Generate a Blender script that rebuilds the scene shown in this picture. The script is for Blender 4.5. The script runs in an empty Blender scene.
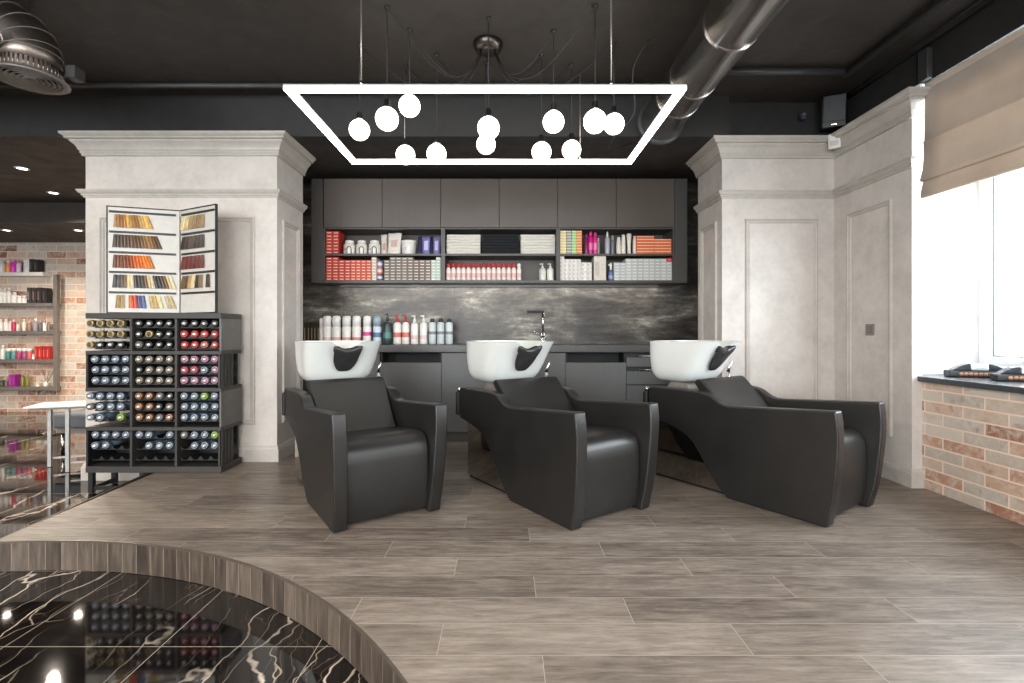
import bpy, bmesh, math, random
from mathutils import Vector, Matrix
random.seed(7)
C = bpy.context.scene.collection
PI = math.pi
ORD = ['first','second','third','fourth','fifth','sixth','seventh','eighth','ninth','tenth','eleventh','twelfth','thirteenth','fourteenth','fifteenth','sixteenth']

# ------------------------------------------------------------------ materials
def lin(c):
    out = []
    for v in c[:3]:
        v = v/255.0
        out.append(v/12.92 if v <= .04045 else ((v+.055)/1.055)**2.4)
    return (out[0], out[1], out[2], 1)

class NT:
    def __init__(s, name):
        s.m = bpy.data.materials.new(name); s.m.use_nodes = True
        s.t = s.m.node_tree; s.t.nodes.clear()
        s.out = s.n('ShaderNodeOutputMaterial')
    def n(s, typ, **kw):
        nd = s.t.nodes.new(typ)
        for k, v in kw.items():
            if hasattr(nd, k): setattr(nd, k, v)
        return nd
    def l(s, a, b): s.t.links.new(a, b)
    def val(s, sock, v):
        if hasattr(v, 'is_linked') or hasattr(v, 'links'): s.l(v, sock)
        else: sock.default_value = v
    def bsdf(s, col, rough=.5, metal=0, **kw):
        b = s.n('ShaderNodeBsdfPrincipled')
        s.val(b.inputs['Base Color'], col); s.val(b.inputs['Roughness'], rough); s.val(b.inputs['Metallic'], metal)
        for k, v in kw.items(): s.val(b.inputs[k], v)
        s.l(b.outputs[0], s.out.inputs[0]); return b
    def obj(s): return s.n('ShaderNodeTexCoord').outputs['Object']
    def mapping(s, v, loc=(0,0,0), rot=(0,0,0), scale=(1,1,1)):
        m = s.n('ShaderNodeMapping'); s.l(v, m.inputs['Vector'])
        m.inputs['Location'].default_value = loc; m.inputs['Rotation'].default_value = rot; m.inputs['Scale'].default_value = scale
        return m.outputs[0]
    def noise(s, v, scale, detail=4, rough=.5, w=None, dist=0):
        n = s.n('ShaderNodeTexNoise')
        if w is not None: n.noise_dimensions = '4D'; s.val(n.inputs['W'], w)
        s.l(v, n.inputs['Vector']); n.inputs['Scale'].default_value = scale
        n.inputs['Detail'].default_value = detail; n.inputs['Roughness'].default_value = rough; n.inputs['Distortion'].default_value = dist
        return n.outputs[0]
    def ramp(s, f, stops, interp='LINEAR'):
        r = s.n('ShaderNodeValToRGB'); s.l(f, r.inputs[0]); cr = r.color_ramp; cr.interpolation = interp
        while len(cr.elements) < len(stops): cr.elements.new(.5)
        for e, (p, c) in zip(cr.elements, stops): e.position = p; e.color = c
        return r.outputs[0]
    def mix(s, f, a, b, mode='MIX'):
        m = s.n('ShaderNodeMix'); m.data_type = 'RGBA'; m.blend_type = mode
        s.val(m.inputs[0], f); s.val(m.inputs[6], a); s.val(m.inputs[7], b); return m.outputs[2]
    def math(s, op, a, b=0):
        m = s.n('ShaderNodeMath', operation=op); s.val(m.inputs[0], a); s.val(m.inputs[1], b); return m.outputs[0]
    def bump(s, h, strength=.2, dist=.01):
        b = s.n('ShaderNodeBump'); b.inputs['Strength'].default_value = strength; b.inputs['Distance'].default_value = dist
        s.l(h, b.inputs['Height']); return b.outputs[0]

def simple(name, c, rough=.5, metal=0, var=.06, scale=18, **kw):
    t = NT(name); o = t.obj(); n = t.noise(o, scale, 3)
    a = lin([max(0, v*(1-var)) for v in c]); b = lin([min(255, v*(1+var)) for v in c])
    t.bsdf(t.ramp(n, [(.3, a), (.7, b)]), rough, metal, **kw); return t.m

def grey(v): return (v, v, v, 1)

def floor_wood(name, vertical=False):
    t = NT(name); o = t.obj()
    if vertical:
        mp = o
        br = t.n('ShaderNodeTexBrick', offset=0.0, offset_frequency=2)
        br.inputs['Brick Width'].default_value = .16; br.inputs['Row Height'].default_value = 5
        gr = t.mapping(o, scale=(14, 1.5, 1.2))
        v = o
    else:
        sp = t.n('ShaderNodeSeparateXYZ'); t.l(o, sp.inputs[0])
        vy = t.math('ADD', sp.outputs[1], -2.172+.178*40)
        row = t.math('FLOOR', t.math('DIVIDE', vy, .178))
        vx = t.math('ADD', t.math('ADD', sp.outputs[0], t.math('MULTIPLY', row, .35)), -.117-.35*39+1.05*30)
        cb = t.n('ShaderNodeCombineXYZ'); t.l(vx, cb.inputs[0]); t.l(vy, cb.inputs[1]); v = cb.outputs[0]
        br = t.n('ShaderNodeTexBrick', offset=0.0, offset_frequency=2)
        br.inputs['Brick Width'].default_value = 1.05; br.inputs['Row Height'].default_value = .178
        gr = t.mapping(o, scale=(3.2, 34, 1))
    t.l(v, br.inputs['Vector'])
    br.inputs['Scale'].default_value = 1; br.inputs['Mortar Size'].default_value = .0013; br.inputs['Mortar Smooth'].default_value = .2
    br.inputs['Color1'].default_value = grey(0); br.inputs['Color2'].default_value = grey(1); br.inputs['Mortar'].default_value = grey(.5)
    rnd = t.n('ShaderNodeSeparateColor'); t.l(br.outputs[0], rnd.inputs[0]); rv = rnd.outputs[0]
    w = t.math('MULTIPLY', rv, 37)
    g1 = t.noise(gr, 1.5, 10, .75, w, .5); g2 = t.noise(t.mapping(o, scale=(1, 5, 1) if not vertical else (4, 1, 1)), 1.5, 5, .6, w, .3)
    g = t.math('ADD', t.math('MULTIPLY', g1, .68), t.math('MULTIPLY', g2, .32))
    g3 = t.noise(t.mapping(o, scale=(3, 9, 1)), 1.5, 7, .7, w, .9)
    g = t.math('ADD', t.math('ADD', t.math('MULTIPLY', g, .78), t.math('MULTIPLY', g3, .22)), t.math('MULTIPLY', t.math('SUBTRACT', rv, .5), .075))
    col = t.ramp(g, [(.33, lin((62, 54, 49))), (.43, lin((98, 88, 80))), (.53, lin((131, 120, 110))), (.66, lin((166, 155, 144)))])
    col = t.mix(br.outputs['Fac'], col, lin((172, 160, 148)))
    hgt = t.math('SUBTRACT', t.math('MULTIPLY', g1, .25), br.outputs['Fac'])
    t.bsdf(col, t.ramp(g1, [(.3, grey(.46)), (.7, grey(.34))]), Normal=t.bump(hgt, .25, .003)); return t.m

def brick_mat(name, axis, bw, rh, off=(0, 0)):
    t = NT(name); o = t.obj(); sp = t.n('ShaderNodeSeparateXYZ'); t.l(o, sp.inputs[0])
    cb = t.n('ShaderNodeCombineXYZ'); t.l(sp.outputs['XYZ'.index(axis)], cb.inputs[0]); t.l(sp.outputs[2], cb.inputs[1])
    v = t.mapping(cb.outputs[0], loc=(off[0], off[1], 0))
    br = t.n('ShaderNodeTexBrick', offset=.5, offset_frequency=2); t.l(v, br.inputs['Vector'])
    br.inputs['Scale'].default_value = 1; br.inputs['Brick Width'].default_value = bw; br.inputs['Row Height'].default_value = rh
    br.inputs['Mortar Size'].default_value = .006; br.inputs['Mortar Smooth'].default_value = .3
    br.inputs['Color1'].default_value = grey(0); br.inputs['Color2'].default_value = grey(1); br.inputs['Mortar'].default_value = grey(.4)
    s = t.n('ShaderNodeSeparateColor'); t.l(br.outputs[0], s.inputs[0]); rv = s.outputs[0]
    base = t.ramp(rv, [(.0, lin((122, 78, 62))), (.10, lin((158, 108, 86))), (.26, lin((198, 152, 126))), (.48, lin((206, 178, 156))), (.75, lin((188, 178, 166))), (1, lin((216, 202, 188)))])
    n1 = t.noise(v, 13, 7, .68, t.math('MULTIPLY', rv, 21), .8)
    base = t.mix(t.ramp(n1, [(.44, grey(0)), (.60, grey(.75))]), base, lin((210, 198, 184)))
    n2 = t.noise(v, 9, 6, .72, t.math('MULTIPLY', rv, 51), .3)
    base = t.mix(t.ramp(n2, [(.55, grey(0)), (.70, grey(.7))]), base, lin((148, 90, 68)))
    col = t.mix(br.outputs['Fac'], base, lin((242, 216, 196)))
    h = t.math('SUBTRACT', t.math('MULTIPLY', n1, .4), t.math('MULTIPLY', br.outputs['Fac'], .8))
    t.bsdf(col, .75, Normal=t.bump(h, .5, .006)); return t.m

def marble_mat(name):
    t = NT(name); o = t.obj()
    d = t.n('ShaderNodeTexNoise'); t.l(o, d.inputs['Vector']); d.inputs['Scale'].default_value = 2.4; d.inputs['Detail'].default_value = 4
    def veins(rot, scale, sc, th, amp, shift):
        off = t.n('ShaderNodeVectorMath', operation='SCALE'); 
        sub = t.n('ShaderNodeVectorMath', operation='SUBTRACT'); t.l(d.outputs[1], sub.inputs[0]); sub.inputs[1].default_value = (.5, .5, .5)
        t.l(sub.outputs[0], off.inputs[0]); off.inputs['Scale'].default_value = amp
        ad = t.n('ShaderNodeVectorMath', operation='ADD'); t.l(t.mapping(o, loc=shift, rot=(0, 0, rot), scale=scale), ad.inputs[0]); t.l(off.outputs[0], ad.inputs[1])
        vo = t.n('ShaderNodeTexVoronoi', feature='DISTANCE_TO_EDGE'); t.l(ad.outputs[0], vo.inputs['Vector']); vo.inputs['Scale'].default_value = sc
        br = t.noise(o, 2.1, 3)
        f = t.ramp(vo.outputs[0], [(0, grey(1)), (th*.4, grey(.8)), (th, grey(0))])
        k = t.ramp(br, [(.38, grey(0.05)), (.62, grey(1))])
        return t.mix(1.0, f, k, 'MULTIPLY')
    a = veins(.12, (1, .12, 1), 2.8, .012, .24, (0.4, 0.3, 0)); b = veins(-.12, (1, .12, 1), 5.0, .010, .20, (3.1, 1.7, 0)); c = veins(.24, (1, .2, 1), 9, .014, .26, (7, 2, 0))
    n = t.noise(o, 5, 6, .6)
    col = t.ramp(n, [(.35, lin((9, 8, 9))), (.7, lin((26, 21, 19)))])
    col = t.mix(a, col, lin((222, 208, 192)))
    col = t.mix(t.math('MULTIPLY', b, .75), col, lin((196, 182, 160)))
    col = t.mix(t.math('MULTIPLY', c, .28), col, lin((170, 150, 130)))
    br = t.n('ShaderNodeTexBrick', offset=0.0); t.l(t.mapping(o, loc=(1.96+.61*12, -1.93+.61*12, 0)), br.inputs['Vector'])
    br.inputs['Scale'].default_value = 1; br.inputs['Brick Width'].default_value = .61; br.inputs['Row Height'].default_value = .61
    br.inputs['Mortar Size'].default_value = .0016; br.inputs['Mortar Smooth'].default_value = 0
    col = t.mix(br.outputs['Fac'], col, lin((165, 155, 142)))
    t.bsdf(col, .045, **{'Specular IOR Level': .6}); return t.m

def plaster_mat(name, c, rough=.42):
    t = NT(name); o = t.obj(); n = t.noise(o, 4.5, 6, .62, dist=.5); n2 = t.noise(o, 22, 4, .6)
    f = t.math('ADD', t.math('MULTIPLY', n, .7), t.math('MULTIPLY', n2, .3))
    col = t.ramp(f, [(.34, lin([v*.93 for v in c])), (.52, lin(c)), (.68, lin([min(255, v*1.04) for v in c]))])
    t.bsdf(col, t.ramp(n, [(.35, grey(rough+.1)), (.65, grey(rough-.06))]), Normal=t.bump(f, .12, .004)); return t.m

def tile_mat(name):
    t = NT(name); o = t.obj()
    st = t.mapping(o, scale=(1.0, 1, 2.6))
    n1 = t.noise(st, 1.7, 9, .66, dist=.3); n2 = t.noise(t.mapping(o, scale=(1, 1, 9)), 3.0, 8, .7); n3 = t.noise(o, 26, 6, .7)
    f = t.math('ADD', t.math('ADD', t.math('MULTIPLY', n1, .68), t.math('MULTIPLY', n2, .22)), t.math('MULTIPLY', n3, .10))
    col = t.ramp(f, [(.38, lin((38, 35, 33))), (.48, lin((70, 65, 60))), (.55, lin((104, 99, 92))), (.64, lin((176, 174, 162)))])
    sp = t.n('ShaderNodeSeparateXYZ'); t.l(o, sp.inputs[0]); cb = t.n('ShaderNodeCombineXYZ'); t.l(sp.outputs[0], cb.inputs[0]); t.l(sp.outputs[2], cb.inputs[1])
    br = t.n('ShaderNodeTexBrick', offset=0.0); t.l(t.mapping(cb.outputs[0], loc=(-.63+1.2*5, -.94+.655*4, 0)), br.inputs['Vector'])
    br.inputs['Scale'].default_value = 1; br.inputs['Brick Width'].default_value = 1.2; br.inputs['Row Height'].default_value = .655
    br.inputs['Mortar Size'].default_value = .0015
    col = t.mix(br.outputs['Fac'], col, lin((40, 37, 35)))
    t.bsdf(col, t.ramp(f, [(.4, grey(.32)), (.65, grey(.55))]), .25); return t.m

def laminate(name, c):
    t = NT(name); o = t.obj(); g = t.noise(t.mapping(o, scale=(30, 30, 1.2)), 2, 5, .6); g2 = t.noise(o, 1.2, 3)
    f = t.math('ADD', t.math('MULTIPLY', g, .6), t.math('MULTIPLY', g2, .4))
    t.bsdf(t.ramp(f, [(.35, lin([v*.965 for v in c])), (.65, lin([v*1.035 for v in c]))]), .42); return t.m

def emit(name, c, s):
    t = NT(name); e = t.n('ShaderNodeEmission'); e.inputs[0].default_value = c; e.inputs[1].default_value = s
    t.l(e.outputs[0], t.out.inputs[0]); return t.m

def glass_mat(name):
    t = NT(name); tr = t.n('ShaderNodeBsdfTransparent'); gl = t.n('ShaderNodeBsdfGlossy'); gl.inputs['Roughness'].default_value = .02
    mx = t.n('ShaderNodeMixShader'); mx.inputs[0].default_value = .05; t.l(tr.outputs[0], mx.inputs[1]); t.l(gl.outputs[0], mx.inputs[2]); t.l(mx.outputs[0], t.out.inputs[0]); return t.m

M = {}
M['wood'] = floor_wood('wood_look_floor_tiles'); M['wood_riser'] = floor_wood('wood_look_riser_tiles', True)
M['nosing'] = simple('step_edge_trim', (78, 69, 61), .4)
M['marble'] = marble_mat('black_gold_marble')
M['brick_r'] = brick_mat('old_brick_window_wall', 'Y', .285, .0765, (.03, .01)); M['brick_b'] = brick_mat('old_brick_rear_wall', 'X', .30, .10)
M['plaster'] = plaster_mat('limewash_plaster', (202, 194, 187), .36); M['mould'] = plaster_mat('painted_moulding', (184, 177, 169), .42)
M['reveal'] = plaster_mat('white_reveal_paint', (236, 238, 238), .5)
M['ceil'] = plaster_mat('charcoal_ceiling_paint', (53, 48, 44), .6); M['dark'] = plaster_mat('charcoal_wall_paint', (40, 38, 37), .6)
M['pipe'] = simple('dark_painted_metal', (58, 57, 57), .45)
M['room'] = plaster_mat('pale_room_paint', (196, 188, 180), .6)
M['tile'] = tile_mat('oxidised_metal_tile')
M['cab'] = laminate('grey_brown_laminate', (82, 73, 66)); M['cab_dark'] = laminate('dark_grey_laminate', (70, 66, 63)); M['base'] = laminate('graphite_laminate', (82, 81, 80))
M['black'] = simple('black_recess', (16, 15, 15), .6); M['counter'] = simple('dark_stone_counter', (62, 59, 58), .35, scale=60, var=.15)
def leather():
    t = NT('black_leatherette'); o = t.obj(); n = t.noise(o, 260, 3); n2 = t.noise(o, 6, 3)
    t.bsdf(t.ramp(n2, [(.3, lin((30, 29, 28))), (.7, lin((36, 34, 33)))]), .37, Normal=t.bump(n, .08, .001)); return t.m
M['leather'] = leather()
M['mirror'] = simple('polished_steel', (186, 180, 174), .06, 1, var=.01); M['chrome'] = simple('chrome', (214, 214, 216), .12, 1, var=.01)
M['ceramic'] = simple('white_ceramic', (220, 222, 218), .12, var=.004, **{'Coat Weight': .3}); M['gel'] = simple('black_gel', (50, 48, 48), .24)
M['taupe'] = simple('taupe_plastic', (132, 124, 116), .5)
M['steel'] = simple('duct_galvanised_steel', (196, 192, 188), .24, 1, var=.06, scale=5); M['dsteel'] = simple('dark_duct_steel', (128, 118, 110), .4, 1, var=.15, scale=8)
M['ventring'] = simple('vent_ring_plastic', (120, 114, 108), .4, .3)
M['led'] = emit('led_diffuser_glow', (.88, .97, 1, 1), 9); M['globe'] = emit('opal_globe_glow', (1, .90, .76, 1), 7); M['spot'] = emit('downlight_glow', (1, .93, .82, 1), 14)
M['alu'] = simple('white_aluminium', (190, 190, 188), .4, .3); M['cable'] = simple('black_cable', (26, 25, 25), .5); M['wire'] = simple('braided_steel_wire', (176, 168, 158), .35, .8)
M['rack'] = simple('charcoal_rack_board', (54, 52, 50), .5); M['rackside'] = simple('grey_rack_side', (94, 91, 88), .45)
M['rackdark'] = simple('black_bottle_tray', (24, 24, 24), .5)
M['white'] = simple('white_plastic', (232, 229, 223), .35, var=.02); M['paper'] = simple('white_card', (204, 200, 193), .5, var=.02)
M['blind'] = None
def blind():
    t = NT('beige_blind_fabric'); o = t.obj(); n = t.noise(t.mapping(o, scale=(1, 1, 1)), 3, 5, .6); w = t.noise(o, 240, 2)
    c = t.ramp(n, [(.3, lin((206, 184, 163))), (.7, lin((224, 204, 184)))]); b = t.bsdf(c, .85, Normal=t.bump(w, .1, .001), **{'Sheen Weight': .3})
    tl = t.n('ShaderNodeBsdfTranslucent'); t.l(c, tl.inputs[0]); mx = t.n('ShaderNodeMixShader'); mx.inputs[0].default_value = .09
    t.l(b.outputs[0], mx.inputs[1]); t.l(tl.outputs[0], mx.inputs[2]); t.l(mx.outputs[0], t.out.inputs[0]); return t.m
M['blind'] = blind()
M['glass'] = glass_mat('window_glass'); M['pvc'] = simple('white_window_frame', (226, 230, 231), .3, var=.01); M['gasket'] = simple('grey_gasket', (120, 126, 130), .5)
M['sill'] = simple('dark_stone_sill', (70, 73, 77), .25, var=.15, scale=80)
M['shelfm'] = simple('grey_metal_shelf', (122, 116, 110), .45, .3); M['greyfab'] = simple('grey_upholstery', (92, 96, 100), .8)
M['towelw'] = simple('white_terry', (226, 221, 212), .95, var=.05, scale=120); M['towelb'] = simple('black_terry', (34, 35, 38), .95, var=.2, scale=120)
PAL = {}
def colour(rgb, rough=.4, metal=0):
    k = (tuple(rgb), rough, metal)
    if k not in PAL: PAL[k] = simple('colour_%d_%d_%d' % tuple(rgb), rgb, rough, metal, var=.05, scale=40)
    return PAL[k]

# ------------------------------------------------------------------ mesh helpers
def link(name, bm, mats, parent=None, smooth=False, bevel=0, seg=2, wn=False, angle=None):
    bmesh.ops.recalc_face_normals(bm, faces=bm.faces)
    me = bpy.data.meshes.new(name)
    if smooth:
        for f in bm.faces: f.smooth = True
        if angle:
            for e in bm.edges:
                if len(e.link_faces) == 2 and e.calc_face_angle(0) > math.radians(angle): e.smooth = False
    bm.to_mesh(me); bm.free()
    for m in (mats if isinstance(mats, (list, tuple)) else [mats]): me.materials.append(m)
    o = bpy.data.objects.new(name, me); C.objects.link(o)
    if parent: o.parent = parent
    if bevel:
        b = o.modifiers.new('edge_round', 'BEVEL'); b.width = bevel; b.segments = seg; b.limit_method = 'ANGLE'; b.angle_limit = math.radians(30)
        if wn or seg > 1:
            for p in me.polygons: p.use_smooth = True
            w = o.modifiers.new('weighted', 'WEIGHTED_NORMAL'); w.keep_sharp = True
    return o
def BM(): return bmesh.new()
def box(bm, x0, x1, y0, y1, z0, z1, mi=0):
    v = [bm.verts.new(p) for p in ((x0,y0,z0),(x1,y0,z0),(x1,y1,z0),(x0,y1,z0),(x0,y0,z1),(x1,y0,z1),(x1,y1,z1),(x0,y1,z1))]
    for q in ((0,3,2,1),(4,5,6,7),(0,1,5,4),(1,2,6,5),(2,3,7,6),(3,0,4,7)):
        f = bm.faces.new([v[i] for i in q]); f.material_index = mi
    return v
def tube(bm, pts, r, seg=8, mi=0, cap=True):
    pts = [Vector(p) for p in pts]; rings = []
    rr = r if isinstance(r, (list, tuple)) else [r]*len(pts)
    t0 = (pts[1]-pts[0]).normalized(); up = Vector((0,0,1)) if abs(t0.z) < .9 else Vector((1,0,0))
    nrm = (up - t0*up.dot(t0)).normalized()
    for i, p in enumerate(pts):
        t = (pts[min(i+1, len(pts)-1)] - pts[max(i-1, 0)]).normalized()
        nrm = (nrm - t*nrm.dot(t)).normalized(); b = t.cross(nrm)
        rings.append([bm.verts.new(p + (nrm*math.cos(2*PI*k/seg) + b*math.sin(2*PI*k/seg))*rr[i]) for k in range(seg)])
    for a, c in zip(rings, rings[1:]):
        for k in range(seg):
            f = bm.faces.new((a[k], a[(k+1)%seg], c[(k+1)%seg], c[k])); f.material_index = mi; f.smooth = True
    if cap:
        for rg in (rings[0], rings[-1]):
            f = bm.faces.new(rg); f.material_index = mi
def lathe(bm, prof, seg=16, at=(0,0,0), axis='z', mis=None, cap=True):
    rings = []
    for r, z in prof:
        ring = []
        for k in range(seg):
            a = 2*PI*k/seg; x, y = r*math.cos(a), r*math.sin(a)
            p = (x, y, z) if axis == 'z' else (x, z, y)
            ring.append(bm.verts.new((p[0]+at[0], p[1]+at[1], p[2]+at[2])))
        rings.append(ring)
    for i, (a, c) in enumerate(zip(rings, rings[1:])):
        for k in range(seg):
            f = bm.faces.new((a[k], a[(k+1)%seg], c[(k+1)%seg], c[k])); f.smooth = True
            if mis: f.material_index = mis[i]
    for rg, m in ((rings[0], 0), (rings[-1], -1)):
        if cap and prof[0 if m == 0 else -1][0] > 1e-5:
            f = bm.faces.new(rg)
            if mis: f.material_index = mis[m]
    return rings
def prism(bm, outline, x0, x1, fx=None, mi=0):
    """outline of (s, h) points pushed from x0 to x1; fx(side, s, h) may give x"""
    A = [bm.verts.new((x0 if not fx else fx(0, s, h), s, h)) for s, h in outline]
    B = [bm.verts.new((x1 if not fx else fx(1, s, h), s, h)) for s, h in outline]
    n = len(outline)
    fs = [bm.faces.new(A), bm.faces.new(B[::-1])]
    for i in range(n): fs.append(bm.faces.new((A[i], B[i], B[(i+1)%n], A[(i+1)%n])))
    for f in fs: f.material_index = mi
def sweep(bm, path, prof, closed=False):
    """plan path, profile of (outward, z); outward is to the path's right"""
    n = len(path); P = [Vector(p) for p in path]; cols = []
    for i in range(n):
        d0 = (P[i]-P[i-1]).normalized() if (i > 0 or closed) else None
        d1 = (P[(i+1)%n]-P[i]).normalized() if (i < n-1 or closed) else None
        n0 = Vector((d0.y, -d0.x)) if d0 else None; n1 = Vector((d1.y, -d1.x)) if d1 else None
        if n0 is None: m = n1
        elif n1 is None: m = n0
        else:
            m = n0+n1; m = m/(1+n0.dot(n1))
        cols.append([bm.verts.new((P[i].x+m.x*o, P[i].y+m.y*o, z)) for o, z in prof])
    k = len(prof)
    rng = range(n) if closed else range(n-1)
    for i in rng:
        a, b = cols[i], cols[(i+1)%n]
        for j in range(k-1): bm.faces.new((a[j], b[j], b[j+1], a[j+1]))
    if not closed:
        bm.faces.new(cols[0]); bm.faces.new(cols[-1][::-1])
def frame_mould(bm, fn, a0, a1, b0, b1, w=.04, d=.018):
    """rectangular moulding on a wall: fn(a, b, out) -> world point"""
    prof = [(0, 0), (.004, d*.8), (w*.3, d), (w*.5, d*.55), (w*.8, d*.5), (w, 0)]
    cs = [(a0, b0, 1, 1), (a1, b0, -1, 1), (a1, b1, -1, -1), (a0, b1, 1, -1)]
    cols = [[bm.verts.new(fn(a+sa*i, b+sb*i, o)) for i, o in prof] for a, b, sa, sb in cs]
    for i in range(4):
        p, q = cols[i], cols[(i+1)%4]
        for j in range(len(prof)-1): bm.faces.new((p[j], q[j], q[j+1], p[j+1]))

def tag(o, label, cat, group=None):
    o['label'] = label; o['category'] = cat
    if group: o['group'] = group
    return o
def empty(name, loc=(0,0,0), rz=0):
    o = bpy.data.objects.new(name, None); C.objects.link(o); o.location = loc; o.rotation_euler = (0,0,rz); o.empty_display_size = .1; return o
def struct(name, bm, m, parent=None, **kw):
    o = link(name, bm, m, parent, **kw); o['kind'] = 'structure'; return o
def dup(o, parent=None):
    c = o.copy(); C.objects.link(c)
    if parent: c.parent = parent
    for ch in list(o.children): dup(ch, c)
    return c

# ------------------------------------------------------------------ setting
H0 = -.155                                   # lower marble floor
CE = 3.03                                    # main ceiling
# raised wood platform with a round cut-out
XC, YC, RC = ARC = (-2.302, .1126, 2.44)
XL, XLB = -2.62, -2.76
arc = []
a0 = math.atan2(math.sqrt(max(0, RC*RC-(XL-XC)**2)), XL-XC)
for k in range(65):
    a = a0*(1-k/64)
    arc.append((XC+RC*math.cos(a), YC+RC*math.sin(a)))
plan = [(XLB, 5.6), (XL, arc[0][1])] + arc[1:] + [(arc[-1][0], -4.2), (3.7, -4.2), (3.7, 5.6)]
bm = BM(); f = bm.faces.new([bm.verts.new((x, y, 0)) for x, y in plan]); ex = bmesh.ops.extrude_face_region(bm, geom=[f])
for v in ex['geom']:
    if isinstance(v, bmesh.types.BMVert): v.co.z = H0+.0
deck = struct('floor', bm, M['wood'])
# riser tiles: built unrolled along the arc so the tiles run round it
def riser(name, pts, z0, z1, th, mat, parent):
    bm = BM(); L = 0; cols = []
    for i, p in enumerate(pts):
        q = pts[min(i+1, len(pts)-1)]; o = pts[max(i-1, 0)]
        d = (Vector(q)-Vector(o)).normalized(); nr = Vector((d.y, -d.x))
        cols.append([bm.verts.new((p[0]+nr.x*t, p[1]+nr.y*t, z)) for t, z in ((0, z0), (th, z0), (th, z1), (0, z1))])
    for a, b in zip(cols, cols[1:]):
        for j in range(4): bm.faces.new((a[j], b[j], b[(j+1)%4], a[(j+1)%4]))
    bm.faces.new(cols[0]); bm.faces.new(cols[-1])
    o = struct(name, bm, mat, parent); return o
# individual riser tiles need a coordinate along the arc: one mesh with a UV-like attribute
def riser_tiles():
    bm = BM(); step = .083; n = int(RC*a0/step)
    for i in range(n):
        aa, ab = a0-(i*step+.0025)/RC, a0-((i+1)*step-.0025)/RC
        vs = []
        for k in range(4):
            a = aa+(ab-aa)*k/3
            vs.append([bm.verts.new((XC+(RC-t)*math.cos(a), YC+(RC-t)*math.sin(a), z)) for t, z in ((.001, H0+.001), (.0085, H0+.001), (.0085, -.010), (.001, -.010))])
        for p, q in zip(vs, vs[1:]):
            for j in range(4):
                f = bm.faces.new((p[j], q[j], q[(j+1)%4], p[(j+1)%4])); f.material_index = i % 3
        for e in (vs[0], vs[-1]):
            f = bm.faces.new(e); f.material_index = i % 3
    return bm
def riser_mat(name, k):
    t = NT(name); o = t.obj(); at = t.n('ShaderNodeNewGeometry')
    g = t.noise(t.mapping(o, loc=(k*7.3, 0, 0), scale=(26, 26, 3)), 1.5, 6, .6, dist=.4); isl = at.outputs['Random Per Island']
    g = t.math('ADD', g, t.math('MULTIPLY', t.math('SUBTRACT', isl, .5), .28))
    t.bsdf(t.ramp(g, [(.28, lin((50, 43, 38))), (.5, lin((76, 66, 58))), (.72, lin((104, 93, 83)))]), .42); return t.m
bm = BM(); g_ = []
for k in range(97):
    a = a0*(1-k/96); g_.append([bm.verts.new((XC+(RC-t)*math.cos(a), YC+(RC-t)*math.sin(a), z)) for t, z in ((.0005, H0), (.0075, H0), (.0075, -.0095), (.0005, -.0095))])
for p, q in zip(g_, g_[1:]):
    for j in range(4): bm.faces.new((p[j], q[j], q[(j+1)%4], p[(j+1)%4]))
struct('trim_1', bm, simple('pale_riser_grout', (122, 110, 98), .6), deck)
struct('trim_2', riser_tiles(), [riser_mat('riser_tile_a', 0), riser_mat('riser_tile_b', 1), riser_mat('riser_tile_c', 2)], deck)
bm = BM(); g_ = []
for k in range(97):
    a = a0*(1-k/96); g_.append([bm.verts.new((XC+(RC-t)*math.cos(a), YC+(RC-t)*math.sin(a), z)) for t, z in ((.0003, -.0093), (.0092, -.0093), (.0092, -.001), (.0003, .0))])
for p, q in zip(g_, g_[1:]):
    for j in range(4): bm.faces.new((p[j], q[j], q[(j+1)%4], p[(j+1)%4]))
struct('trim_3', bm, M['nosing'], deck)
riser('trim_4', [(XLB, 4.1), (XL, arc[0][1])], H0, -.002, .01, M['nosing'], deck)

bm = BM(); box(bm, -10.2, 3.7, -4.2, 7.7, H0-.1, H0-.002); struct('floor_lower', bm, M['marble'])
# ceilings
bm = BM(); box(bm, -10.2, 3.7, -4.2, 4.35, CE, CE+.1); struct('ceiling', bm, M['ceil'])
SOF = 2.69
bm = BM(); box(bm, -10.2, 1.84, 4.10, 4.30, SOF, CE); struct('wall_bulkhead', bm, M['dark'])
bm = BM(); box(bm, -10.2, 2.9, 4.30, 5.6, SOF, SOF+.1); box(bm, -10.2, -2.3, 5.6, 6.2, SOF, SOF+.1); struct('ceiling_soffit', bm, M['ceil'])
bm = BM(); box(bm, -10.2, -2.3, 6.2, 7.7, 2.44, SOF+.1); struct('ceiling_drop', bm, M['ceil'])
# alcove walls
bm = BM(); box(bm, -2.25, 2.15, 5.37, 5.5, H0, SOF); struct('wall_back', bm, M['tile'])
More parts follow.
